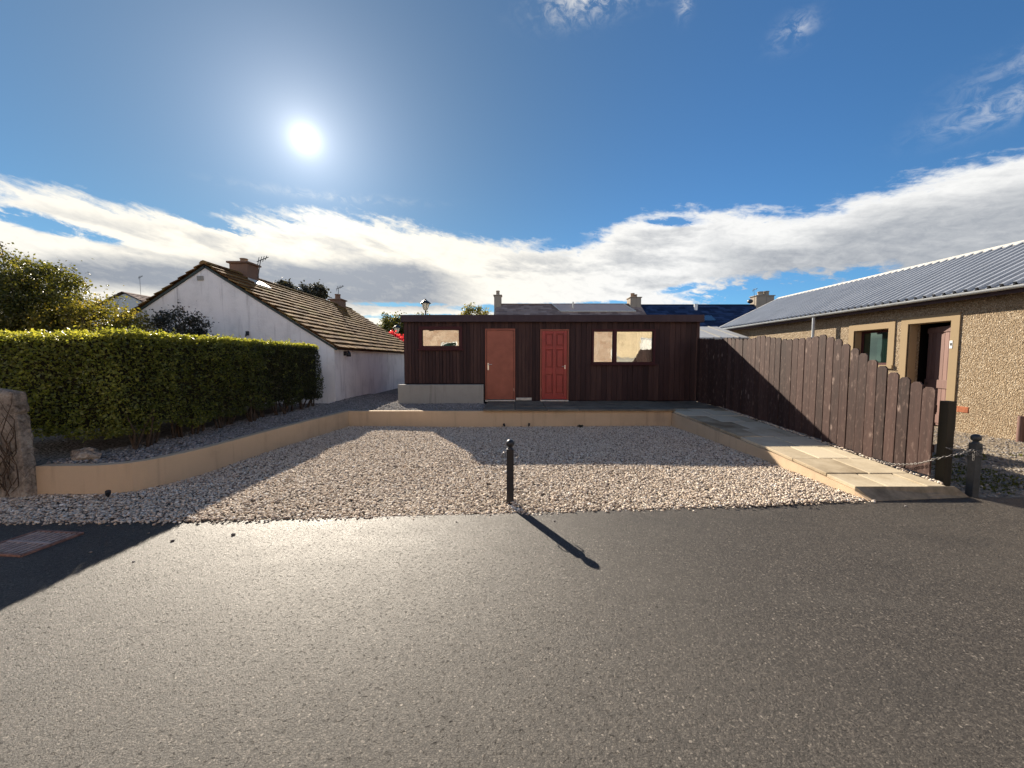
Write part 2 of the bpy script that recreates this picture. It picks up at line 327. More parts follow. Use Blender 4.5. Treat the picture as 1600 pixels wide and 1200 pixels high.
def m_bulb():
    m, nt, p, o = mat('frosted lantern glass', .35, .4); p.inputs['Base Color'].default_value = (.8, .78, .7, 1)
    t = nt.nodes.new('ShaderNodeBsdfTranslucent'); t.inputs[0].default_value = (.9, .87, .78, 1); mx = nt.nodes.new('ShaderNodeMixShader'); mx.inputs[0].default_value = .6
    nt.links.new(p.outputs[0], mx.inputs[1]); nt.links.new(t.outputs[0], mx.inputs[2]); nt.links.new(mx.outputs[0], nt.nodes['Material Output'].inputs[0]); return m
M['bulb'] = m_bulb()
def m_rubble():
    m, nt, p, o = mat('pink sandstone blocks', .9, .2)
    br = nt.nodes.new('ShaderNodeTexBrick'); br.inputs['Scale'].default_value = 1.; br.inputs['Brick Width'].default_value = .62; br.inputs['Row Height'].default_value = .30; br.inputs['Mortar Size'].default_value = .016
    br.inputs['Color1'].default_value = (.34, .23, .165, 1); br.inputs['Color2'].default_value = (.50, .39, .30, 1); br.inputs['Mortar'].default_value = (.40, .34, .28, 1)
    sp = nt.nodes.new('ShaderNodeSeparateXYZ'); nt.links.new(o, sp.inputs[0]); nt.links.new(comb(nt, S(nt, sp.outputs[0]), S(nt, sp.outputs[2]), 0.), br.inputs['Vector'])
    n = nz(nt, o, 6, 6, .7); setc(nt, p, mixc(nt, n.smooth(.4, .7) * .6, br.outputs['Color'], (.30, .20, .14))); bump(nt, p, n, .6, .02); return m
M['rubble'] = m_rubble()
def m_pillar():
    m, nt, p, o = mat('weathered pillar stone', .95, .15)
    n = nz(nt, o, 4, 7, .7); n2 = nz(nt, o, 30, 5, .7); k = voro(nt, o, 5, 'DISTANCE_TO_EDGE')
    c = ramp(nt, n * .6 + n2 * .4, [(.36, (.07, .055, .04)), (.5, (.30, .25, .20)), (.64, (.52, .46, .38))])
    c = mixc(nt, S(nt, k.outputs['Distance']).smooth(.03, .0) * .4, c, (.07, .055, .04))
    setc(nt, p, c); bump(nt, p, n * .7 + n2, .9, .03); return m
M['pillar'] = m_pillar()

# ------------------------------------------------------------------ mesh building
ORI = {}
def _link(name, me, parent, loc):
    o = bpy.data.objects.new(name, me); COL.objects.link(o)
    base = ORI[parent] if parent else Vector((0, 0, 0))
    o.parent = parent; o.location = loc - base; ORI[o] = loc.copy(); return o
def np_mesh(name, V, F, var, material, parent=None, loc=None, smooth=False):
    V = np.asarray(V, dtype=np.float64); F = np.asarray(F, dtype=np.int32)
    if loc is None: loc = ORI[parent] if parent else Vector((0, 0, 0))
    loc = Vector(loc); me = bpy.data.meshes.new(name)
    me.vertices.add(len(V)); me.vertices.foreach_set('co', (V - np.array(loc)).astype(np.float32).ravel())
    k = F.shape[1]; me.loops.add(F.size); me.loops.foreach_set('vertex_index', F.ravel())
    me.polygons.add(len(F)); me.polygons.foreach_set('loop_start', np.arange(0, F.size, k, dtype=np.int32))
    me.update(calc_edges=True)
    if smooth: me.polygons.foreach_set('use_smooth', np.ones(len(F), dtype=bool))
    a = me.attributes.new('var', 'FLOAT', 'FACE'); a.data.foreach_set('value', np.asarray(var, dtype=np.float32))
    me.materials.append(material); me.validate()
    return _link(name, me, parent, loc)
class MB:
    def __init__(s): s.v, s.f, s.a, s.sm = [], [], [], []
    def add(s, vs, fs, var=.5, smooth=False):
        b = len(s.v); s.v += [tuple(v) for v in vs]
        for f in fs: s.f.append([b + i for i in f]); s.a.append(var); s.sm.append(smooth)
    def box(s, x0, x1, y0, y1, z0, z1, var=.5):
        s.add([(x, y, z) for z in (z0, z1) for y in (y0, y1) for x in (x0, x1)], [(0, 2, 3, 1), (4, 5, 7, 6), (0, 1, 5, 4), (2, 6, 7, 3), (0, 4, 6, 2), (1, 3, 7, 5)], var)
    def obox(s, c, ax, ay, az, hx, hy, hz, var=.5):
        c = Vector(c); P = [c + ax * (hx * i) + ay * (hy * j) + az * (hz * k) for k in (-1, 1) for j in (-1, 1) for i in (-1, 1)]
        s.add(P, [(0, 2, 3, 1), (4, 5, 7, 6), (0, 1, 5, 4), (2, 6, 7, 3), (0, 4, 6, 2), (1, 3, 7, 5)], var)
    def prism(s, poly, ext, var=.5):
        ext = Vector(ext); n = len(poly); P = [Vector(p) for p in poly]; P += [p + ext for p in P]
        s.add(P, [tuple(range(n))[::-1], tuple(range(n, 2 * n))] + [(i, (i + 1) % n, n + (i + 1) % n, n + i) for i in range(n)], var)
    def sheet(s, poly, var=.5): s.add(poly, [tuple(range(len(poly)))], var)
    def tube(s, pts, r, n=8, var=.5, cap=True):
        pts = [Vector(p) for p in pts]; rs = r if isinstance(r, (list, tuple)) else [r] * len(pts)
        b = []; prev = None
        for i, p in enumerate(pts):
            t = (pts[min(i + 1, len(pts) - 1)] - pts[max(i - 1, 0)]).normalized()
            u = prev - t * prev.dot(t) if prev is not None else t.orthogonal()
            if u.length < 1e-5: u = t.orthogonal()
            u.normalize(); prev = u; w = t.cross(u)
            b += [p + (u * math.cos(2 * math.pi * k / n) + w * math.sin(2 * math.pi * k / n)) * rs[i] for k in range(n)]
        f = [(i * n + k, i * n + (k + 1) % n, (i + 1) * n + (k + 1) % n, (i + 1) * n + k) for i in range(len(pts) - 1) for k in range(n)]
        s.add(b, f, var, True)
        if cap: s.add(b[:n], [tuple(range(n))[::-1]], var); s.add(b[-n:], [tuple(range(n))], var)
    def lathe(s, c, prof, n=16, var=.5):
        c = Vector(c); P = [c + Vector((r * math.cos(2 * math.pi * k / n), r * math.sin(2 * math.pi * k / n), z)) for r, z in prof for k in range(n)]
        s.add(P, [(i * n + k, i * n + (k + 1) % n, (i + 1) * n + (k + 1) % n, (i + 1) * n + k) for i in range(len(prof) - 1) for k in range(n)], var, True)
    def ball(s, c, r, n=14, var=.5, sz=1.): s.lathe(c, [(max(1e-4, r * math.sin(math.pi * i / 9)), -r * sz * math.cos(math.pi * i / 9)) for i in range(10)], n, var)
    def torus(s, c, ax, ay, R1, r, seg=12, n=6, var=.5, stretch=1.):
        P = []; az = ax.cross(ay); c = Vector(c)
        for i in range(seg):
            a = 2 * math.pi * i / seg; d = ax * math.cos(a) * stretch + ay * math.sin(a); q = c + d * R1; dn = (ax * math.cos(a) + ay * math.sin(a))
            for k in range(n):
                t = 2 * math.pi * k / n; P.append(q + dn * (r * math.cos(t)) + az * (r * math.sin(t)))
        s.add(P, [(i * n + k, ((i + 1) % seg) * n + k, ((i + 1) % seg) * n + (k + 1) % n, i * n + (k + 1) % n) for i in range(seg) for k in range(n)], var, True)
    def build(s, name, material, parent=None, loc=None, bevel=0., fix=True):
        if loc is None: loc = ORI[parent] if parent else Vector((0, 0, 0))
        loc = Vector(loc); me = bpy.data.meshes.new(name)
        me.from_pydata([Vector(v) - loc for v in s.v], [], s.f); me.update()
        me.polygons.foreach_set('use_smooth', s.sm)
        a = me.attributes.new('var', 'FLOAT', 'FACE'); a.data.foreach_set('value', s.a)
        if fix:
            bm = bmesh.new(); bm.from_mesh(me); bmesh.ops.recalc_face_normals(bm, faces=bm.faces); bm.to_mesh(me); bm.free()
        me.materials.append(material); o = _link(name, me, parent, loc)
        if bevel:
            b = o.modifiers.new('bevel', 'BEVEL'); b.width = bevel; b.segments = 2; b.limit_method = 'ANGLE'
        return o
def tag(o, label=None, cat=None, group=None, kind=None):
    for k, v in (('label', label), ('category', cat), ('group', group), ('kind', kind)):
        if v: o[k] = v
    return o
def thing(name, loc, label, cat, group=None):
    o = bpy.data.objects.new(name, None); COL.objects.link(o); o.location = loc; o.empty_display_size = .2; ORI[o] = Vector(loc)
    return tag(o, label, cat, group)
def lerp_tab(tab, x):
    for (a, va), (b, vb) in zip(tab, tab[1:]):
        if x <= b: return va + (vb - va) * max(0, (x - a)) / (b - a)
    return tab[-1][1]
def catmull(P, n=6):
    out = []; P = [Vector(p) for p in P]
    for i in range(len(P) - 1):
        p0, p1, p2, p3 = P[max(i - 1, 0)], P[i], P[i + 1], P[min(i + 2, len(P) - 1)]
        for k in range(n):
            t = k / n; out.append(.5 * ((2 * p1) + (p2 - p0) * t + (2 * p0 - 5 * p1 + 4 * p2 - p3) * t * t + (-p0 + 3 * p1 - 3 * p2 + p3) * t ** 3))
    return out + [P[-1]]
X_, Y_, Z_ = Vector((1, 0, 0)), Vector((0, 1, 0)), Vector((0, 0, 1))

# ------------------------------------------------------------------ scattered stones and leaves
def inside(px, py, poly):
    r = np.zeros(len(px), bool); j = len(poly) - 1
    for i in range(len(poly)):
        xi, yi = poly[i][:2]; xj, yj = poly[j][:2]
        c = ((yi > py) != (yj > py)) & (px < (xj - xi) * (py - yi) / (yj - yi + 1e-12) + xi); r ^= c; j = i
    return r
_ph = (1 + 5 ** .5) / 2
ICO_V = np.array([(-1, _ph, 0), (1, _ph, 0), (-1, -_ph, 0), (1, -_ph, 0), (0, -1, _ph), (0, 1, _ph), (0, -1, -_ph), (0, 1, -_ph), (_ph, 0, -1), (_ph, 0, 1), (-_ph, 0, -1), (-_ph, 0, 1)]) / math.hypot(1, _ph)
ICO_F = np.array([(0, 11, 5), (0, 5, 1), (0, 1, 7), (0, 7, 10), (0, 10, 11), (1, 5, 9), (5, 11, 4), (11, 10, 2), (10, 7, 6), (7, 1, 8), (3, 9, 4), (3, 4, 2), (3, 2, 6), (3, 6, 8), (3, 8, 9), (4, 9, 5), (2, 4, 11), (6, 2, 10), (8, 6, 7), (9, 8, 1)])
def scatter_xy(poly, density):
    P = np.array([p[:2] for p in poly]); lo, hi = P.min(0), P.max(0); n = int(density * np.prod(hi - lo))
    q = rng.uniform(lo, hi, (n, 2)); return q[inside(q[:, 0], q[:, 1], poly)]
def stones(name, xy, zf, material, smin=.011, smax=.021, parent=None):
    n = len(xy); s = rng.uniform(smin, smax, n) * np.where(rng.random(n) < .06, 1.5, 1)
    sh = np.stack([s * rng.uniform(.95, 1.5, n), s * rng.uniform(.75, 1.1, n), s * rng.uniform(.55, .85, n)], 1)
    v = ICO_V[None] * (1 + rng.uniform(-.2, .2, (n, 12, 1))) * sh[:, None, :]
    tx = rng.uniform(-.5, .5, n); a = rng.uniform(0, 6.28, n)
    c, d = np.cos(tx)[:, None], np.sin(tx)[:, None]; v[:, :, 1], v[:, :, 2] = v[:, :, 1] * c - v[:, :, 2] * d, v[:, :, 1] * d + v[:, :, 2] * c
    c, d = np.cos(a)[:, None], np.sin(a)[:, None]; v[:, :, 0], v[:, :, 1] = v[:, :, 0] * c - v[:, :, 1] * d, v[:, :, 0] * d + v[:, :, 1] * c
    z = zf(xy[:, 0], xy[:, 1]) + rng.uniform(-.006, .010, n)
    v += np.concatenate([xy, z[:, None]], 1)[:, None, :]
    F = (ICO_F[None] + (np.arange(n) * 12)[:, None, None]).reshape(-1, 3)
    return np_mesh(name, v.reshape(-1, 3), F, np.repeat(rng.random(n), 20), material, parent, smooth=True)
def leaf_geo(P, size, var, up=.0):
    n = len(P); s = size * rng.uniform(.6, 1.35, n)
    d = rng.normal(size=(n, 3)); d[:, 2] += up; d /= np.linalg.norm(d, axis=1)[:, None]
    e = np.cross(d, rng.normal(size=(n, 3))); e /= np.linalg.norm(e, axis=1)[:, None]; nn = np.cross(d, e)
    w = s * rng.uniform(.28, .42, n)
    mid = P + d * (s * .45)[:, None]; fold = nn * (w * .35)[:, None]
    V = np.stack([P, mid + e * w[:, None] + fold, P + d * s[:, None], mid - e * w[:, None] + fold], 1).reshape(-1, 3)
    b = np.arange(n)[:, None] * 4
    F = np.concatenate([b + np.array([[0, 1, 2]]), b + np.array([[0, 2, 3]])], 1).reshape(-1, 3)
    return V, F, np.repeat(np.clip(var, 0, 1), 2)
def crown(c, r, nclump, nleaf, spread, shell=.55):
    c = np.array(c); r = np.array(r); d = rng.normal(size=(nclump, 3)); d /= np.linalg.norm(d, axis=1)[:, None]
    rad = rng.uniform(shell, 1.0, nclump) ** .7 * rng.uniform(.82, 1.13, nclump); K = c + d * r * rad[:, None]
    idx = rng.integers(0, nclump, nleaf); P = K[idx] + rng.normal(size=(nleaf, 3)) * spread * rng.uniform(.55, 1.2, nclump)[idx][:, None]
    cv = rng.uniform(.12, .72, nclump); return P, cv[idx] + rng.normal(size=nleaf) * .16, K
def tree(name, label, cat, base, trunk_h, tr, crowns, leafsize, lm, spread=.16, group=None, sprays=0, limbs=14):
    t = thing(name, base, label, cat, group); B = Vector(base)
    top = B + Vector((random.uniform(-.1, .1), random.uniform(-.1, .1), trunk_h))
    b = MB(); b.tube([B - Z_ * .05, B.lerp(top, .5) + Vector((.04, .02, 0)), top], [tr * 1.25, tr, tr * .8], 8); b.build('trunk', M['bark'], t)
    Ps, Vs = [], []; lb = MB()
    for (c, r, nc, nl) in crowns:
        P, v, K = crown(c, r, nc, nl, spread); Ps.append(P); Vs.append(v)
        for k in K[rng.permutation(len(K))[:limbs]]:
            k = Vector(k); mid = top.lerp(k, .5) + Vector((0, 0, -.12 * (k - top).length + .05)); lb.tube([top - Z_ * trunk_h * .15 * random.random(), mid, k], [tr * .5, tr * .28, tr * .1], 5, cap=False)
        for _ in range(sprays):
            k = Vector(K[rng.integers(len(K))]); cc = Vector(c); d = (k - cc); d = Vector((d.x, d.y * .4, abs(d.z) * 1.1 + .05)).normalized()
            L = random.uniform(.25, .6) * max(r) * .55; lb.tube([k, k + d * L * .5 + Vector((0, 0, .02)), k + d * L], [tr * .09, tr * .07, tr * .04], 4, cap=False)
            n = int(26 * L / leafsize * .09) + 8; q = rng.random(n); Ps.append(np.array(k) + np.outer(q, np.array(d * L)) + rng.normal(size=(n, 3)) * leafsize * .8); Vs.append(rng.uniform(.2, .9, n))
    lb.build('limbs', M['bark'], t)
    V, F, va = leaf_geo(np.concatenate(Ps), leafsize, np.concatenate(Vs)); np_mesh('crown', V, F, va, lm, t)
    return t

# ================================================================== SETTING
EDGE = [(-40, 3.5), (-5.0, 3.67), (-3.76, 3.67), (-1.94, 3.79), (0, 3.92), (2.82, 4.13), (4.08, 4.27), (5.3, 4.39), (7, 4.36), (40, 4.2)]
b = MB(); b.sheet([(-400, -200, -.05), (400, -200, -.05), (400, 600, -.05), (-400, 600, -.05)]); tag(b.build('ground', M['ground']), kind='structure')
b = MB(); b.sheet([(x, y, 0) for x, y in EDGE] + [(40, -4.3, 0), (-40, -4.3, 0)]); tag(b.build('road', M['asphalt']), kind='structure')
WALL = [(-5.56, 4.41), (-5.2, 4.43), (-4.82, 4.46), (-4.55, 4.62), (-4.38, 5.0), (-4.30, 5.5), (-4.25, 6.2), (-4.19, 6.9), (-4.07, 7.9), (-3.90, 9.10)]
W = [Vector((p.x, p.y, 0)) for p in catmull([(x, y, 0) for x, y in WALL], 5)]
BED = [(p.x, p.y) for p in W] + [(3.86, 9.10), (4.06, 6.0), (4.04, 4.27), (2.82, 4.13), (0, 3.92), (-1.94, 3.79), (-3.76, 3.67), (-5.0, 3.67), (-7.5, 3.60), (-7.5, 4.40), (-5.56, 4.40)]
b = MB(); b.sheet([(x, y, -.018) for x, y in BED]); tag(b.build('gravel_bed', M['gravelsheet']), kind='structure')
def bumpy(x, y): return .004 + .012 * np.sin(x * 2.1 + 1) * np.sin(y * 1.7) + .010 * np.sin(x * .9 + y * 1.3) + .035 * np.exp(-((x + .02) ** 2 + (y - 4.17) ** 2) / .014)
xy = scatter_xy(BED, 2700)
ns = 420; ex = rng.uniform(-6, 4.1, ns); ey = np.interp(ex, [p[0] for p in EDGE], [p[1] for p in EDGE]) - np.abs(rng.normal(0, .035, ns))
xy = np.concatenate([xy, np.stack([ex, ey], 1)])
tag(stones('gravel', xy, bumpy, M['gravel'], .0070, .0138), kind='stuff')
# raised terrace behind the retaining wall
TER = [(p.x, p.y) for p in W] + [(3.86, 9.12), (5.6, 9.12), (5.6, 24), (-16, 24), (-16, 4.6), (-6.2, 4.45)]
b = MB(); b.sheet([(x - .03 if x < -3.8 else x, y + .05, .335) for x, y in TER]); tag(b.build('terrace', M['gravelsheet']), kind='structure')
STRIP = [(p.x - .10, p.y + .09) for p in W[:-1]] + [(-3.98, 9.22), (-.72, 9.22), (-.72, 10.72), (-3.1, 10.72), (-3.1, 13.6), (-5.1, 13.6), (-5.1, 10.6), (-5.5, 10.6), (-5.6, 4.60)]
tag(stones('terrace_gravel', scatter_xy(STRIP, 1300), lambda x, y: .352 + .02 * np.clip((y - 9.3) / 1.5, 0, 1.6) + .01 * np.sin(x * 3) * np.sin(y * 2) + .02 * np.clip((-x - 4.6), 0, .6), M['slatechip'], .010, .018), kind='stuff')

def retaining_wall():
    def ztop(p): return .36 + .02 * min(1, max(0, (p.y - 4.5) / 4.6))
    path = W + [Vector((3.86, 9.10, 0))]
    # inner line
    inner = []
    for i, p in enumerate(path):
        t = (path[min(i + 1, len(path) - 1)] - path[max(i - 1, 0)]).normalized(); nrm = Vector((-t.y, t.x, 0))
        if i == len(W) - 1: nrm = Vector((-1, 1, 0))
        inner.append(p + nrm * .12)
    b = MB(); n = len(path)
    V = [(p.x, p.y, -.08) for p in path] + [(p.x, p.y, ztop(p)) for p in path] + [(q.x, q.y, ztop(q)) for q in inner] + [(q.x, q.y, -.08) for q in inner]
    F = []
    for i in range(n - 1): F += [(i, i + 1, n + i + 1, n + i), (n + i, n + i + 1, 2 * n + i + 1, 2 * n + i), (2 * n + i, 2 * n + i + 1, 3 * n + i + 1, 3 * n + i)]
    F += [(0, n, 2 * n, 3 * n), (n - 1, 4 * n - 1, 3 * n - 1, 2 * n - 1)]
    b.add(V, F)
    t = b.build('retaining_wall', M['tan_render'])
    t.data.polygons.foreach_set('use_smooth', [False] * len(t.data.polygons))
    tag(t, 'low tan rendered wall curving round the gravel and along the front of the terrace', 'wall')
retaining_wall()

def paving():
    b = MB(); y0 = 9.02
    for x0 in np.arange(-.68, 3.7, .76):
        x1 = min(x0 + .75, 3.88)
        for (ya, yb) in ((y0, y0 + .60), (y0 + .61, y0 + 1.21), (y0 + 1.22, 10.94)): b.box(x0, x1, ya, yb, .385 + random.uniform(0, .006), .428 + random.uniform(-.004, .006), random.random())
    b.box(3.89, 5.2, 9.36, 10.94, .36, .415 , .4)
    tag(b.build('paving', M['darkslab'], bevel=.006), kind='structure')
paving()
PZ = [(4.2, .0), (4.42, .115), (5.2, .165), (6.5, .25), (8.0, .335), (9.1, .40), (9.4, .41)]
def path():
    b = MB(); ys = [4.43, 4.86, 5.46, 6.06, 6.66, 7.26, 7.86, 8.46, 9.0, 9.35]
    for i in range(len(ys) - 1):
        a, c = ys[i] + .004, ys[i + 1] - .004; xl = lambda y: 4.06 - .22 * max(0, (y - 6) / 3.1) - .02
        cuts = [0, .52, 1.] if i % 2 else [0, .36, .78, 1.]
        for u, v in zip(cuts, cuts[1:]):
            def pt(y, s): return xl(y) + (5.12 - xl(y)) * s
            w = random.uniform(-.006, .006); z0, z1 = lerp_tab(PZ, a) + w, lerp_tab(PZ, c) + w; g = .009
            b.prism([(pt(a, u) + g, a, z0), (pt(a, v) - g, a, z0), (pt(c, v) - g, c, z1), (pt(c, u) + g, c, z1)], (0, 0, -.045), random.random())
    tag(b.build('path', M['slabs'], bevel=.007), kind='structure')
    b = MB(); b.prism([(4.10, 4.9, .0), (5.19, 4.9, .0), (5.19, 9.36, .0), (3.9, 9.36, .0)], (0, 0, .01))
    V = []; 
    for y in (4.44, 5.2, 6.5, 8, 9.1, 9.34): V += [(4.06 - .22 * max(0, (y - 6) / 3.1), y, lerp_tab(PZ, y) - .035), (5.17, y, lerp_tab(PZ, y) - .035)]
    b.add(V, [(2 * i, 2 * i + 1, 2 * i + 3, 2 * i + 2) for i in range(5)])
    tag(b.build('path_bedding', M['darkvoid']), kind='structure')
    b = MB(); b.prism([(4.10, 4.26, .004), (5.33, 4.385, .004), (5.20, 4.424, .115), (4.03, 4.424, .115)], (0, 0, -.05)); b.prism([(4.03, 4.424, .115), (5.2, 4.424, .115), (5.2, 4.424, -.04), (4.03, 4.424, -.04)], (0, .006, 0)); tag(b.build('concrete_apron', M['apron']), kind='structure')
    # tan rendered flank of the ramp
    b = MB(); ys = [4.27, 4.42, 5.2, 6.0, 7.0, 8.0, 9.095]; xo = lambda y: 4.055 - .22 * max(0, (y - 6) / 3.1) + (.02 if y < 4.4 else 0)
    V = []
    for y in ys:
        z = max(.012, lerp_tab(PZ, y) - .05); x = xo(y); V += [(x - .03, y, -.06), (x - .03, y, z), (x + .06, y, z), (x + .06, y, -.06)]
    F = [(4 * i + k, 4 * i + 4 + k, 4 * i + 4 + (k + 1) % 4, 4 * i + (k + 1) % 4) for i in range(len(ys) - 1) for k in range(4)] + [(0, 1, 2, 3), tuple(4 * (len(ys) - 1) + k for k in (3, 2, 1, 0))]
    b.add(V, F); tag(b.build('ramp_wall', M['tan_render']), 'tan rendered side wall tapering down along the slab ramp path', 'wall')
path()
b = MB(); b.sheet([(5.33, 4.4, -.01), (7, 4.37, -.01), (40, 4.21, -.01), (40, 20, -.01), (5.25, 20, -.01)]); tag(b.build('yard', M['yard']), kind='structure')
yx = scatter_xy([(5.3, 4.42), (10, 4.3), (10, 9.5), (5.3, 9.5)], 190); tag(stones('yard_gravel', yx, lambda x, y: x * 0, M['slatechip'], .008, .017), kind='stuff')
fx = rng.uniform(4.5, 9.2, 420); f2 = np.stack([rng.uniform(5.135, 5.20, 420), fx], 1); tag(stones('fence_foot_gravel', f2, lambda x, y: np.interp(y, [p[0] for p in PZ], [p[1] for p in PZ]) - .004, M['gravel'], .010, .018), kind='stuff')
# grass growing in the shade of the yard
def grass():
    p = scatter_xy([(5.55, 4.5), (9.4, 4.4), (8.6, 6.4), (5.5, 6.6)], 620); k = np.array([mnoise.noise(Vector((x * 1.3, y * 1.3, 0))) for x, y in p]) > -.05; p = p[k]; n = len(p)
    P = np.concatenate([p, np.full((n, 1), -.01)], 1); V, F, va = leaf_geo(P, .035, rng.random(n) * .35, up=1.6); tag(np_mesh('grass', V, F, va, M['privet']), kind='stuff')
grass()

# ================================================================== BUILDINGS
def wall_holes(b, o, u, n, L, z0, z1, holes, th):
    """wall slab from o along u (length L), outward normal n, with rectangular holes (u0,u1,za,zb)"""
    o, u, n = Vector(o), Vector(u), Vector(n)
    us = sorted({0, L, *[h[0] for h in holes], *[h[1] for h in holes]}); zs = sorted({z0, z1, *[h[2] for h in holes], *[h[3] for h in holes]})
    def solid(i, j):
        if not (0 <= i < len(us) - 1 and 0 <= j < len(zs) - 1): return False
        cu, cz = (us[i] + us[i + 1]) / 2, (zs[j] + zs[j + 1]) / 2
        return not any(h[0] < cu < h[1] and h[2] < cz < h[3] for h in holes)
    P = lambda uu, zz, d: o + u * uu + Z_ * zz - n * d
    for i in range(len(us) - 1):
        for j in range(len(zs) - 1):
            if not solid(i, j): continue
            a, c, e, f = us[i], us[i + 1], zs[j], zs[j + 1]
            b.add([P(a, e, 0), P(c, e, 0), P(c, f, 0), P(a, f, 0)], [(0, 1, 2, 3)]); b.add([P(a, e, th), P(c, e, th), P(c, f, th), P(a, f, th)], [(3, 2, 1, 0)])
            if not solid(i - 1, j): b.add([P(a, e, 0), P(a, f, 0), P(a, f, th), P(a, e, th)], [(0, 1, 2, 3)])
            if not solid(i + 1, j): b.add([P(c, e, 0), P(c, f, 0), P(c, f, th), P(c, e, th)], [(3, 2, 1, 0)])
            if not solid(i, j - 1): b.add([P(a, e, 0), P(c, e, 0), P(c, e, th), P(a, e, th)], [(3, 2, 1, 0)])
            if not solid(i, j + 1): b.add([P(a, f, 0), P(c, f, 0), P(c, f, th), P(a, f, th)], [(0, 1, 2, 3)])
def aerial(b, base, h, lean=0.):
    B = Vector(base); T = B + Vector((lean, 0, h)); b.tube([B, T], .013, 5)
    for k in range(4):
        c = B.lerp(T, .96) + Vector((-.07 + .085 * k, .0, -.02 + .035 * k)); e = .13 - .02 * k; b.tube([c - Z_ * e - X_ * .03, c + Z_ * e + X_ * .03], .010, 4)
    b.tube([B.lerp(T, .96) - X_ * .12 - Z_ * .04, B.lerp(T, .96) + X_ * .27 + Z_ * .11], .013, 5)
def chimney(parent, c, wx, wy, z0, z1, material, pots, pm=None, cap=.06):
    x, y = c; b = MB(); b.box(x - wx / 2, x + wx / 2, y - wy / 2, y + wy / 2, z0, z1 - cap)
    b.box(x - wx / 2 - .06, x + wx / 2 + .06, y - wy / 2 - .06, y + wy / 2 + .06, z1 - cap, z1)
    ch = b.build('chimney', material, parent, loc=(x, y, z0), bevel=.012)
    for (dx, dy, h, r) in pots:
        b = MB(); b.lathe((x + dx, y + dy, z1), [(r * 1.15, 0), (r, .05), (r * .92, h * .8), (r * 1.12, h * .86), (r * 1.05, h), (r * .7, h), (r * .7, h * .7)], 12); b.build('chimney_pot', pm or M['pot'], ch)
    return ch
def tiled_slope(b, ridge_a, ridge_b, down, L, course, tw, lift=.05, th=.03):
    A, Bv, dn = Vector(ridge_a), Vector(ridge_b), Vector(down).normalized(); u = (Bv - A); Lr = u.length; u.normalize(); nn = u.cross(dn)
    if nn.z < 0: nn = -nn
    nc = int(L / course)
    for r in range(nc):
        off = (r % 2) * tw * .5; k = -off
        while k < Lr - .01:
            a, c = max(0, k) + .004, min(Lr, k + tw) - .004; k += tw
            if c - a < .03: continue
            s0, s1 = r * L / nc - .01, (r + 1) * L / nc + .035; w = random.uniform(-.006, .008)
            h0, h1 = .004, lift + w
            P = [A + u * a + dn * s0 + nn * h0, A + u * c + dn * s0 + nn * h0, A + u * c + dn * s1 + nn * h1, A + u * a + dn * s1 + nn * h1]
            b.add(P + [p - nn * th for p in P], [(0, 1, 2, 3), (7, 6, 5, 4), (0, 4, 5, 1), (1, 5, 6, 2), (2, 6, 7, 3), (3, 7, 4, 0)], random.random())

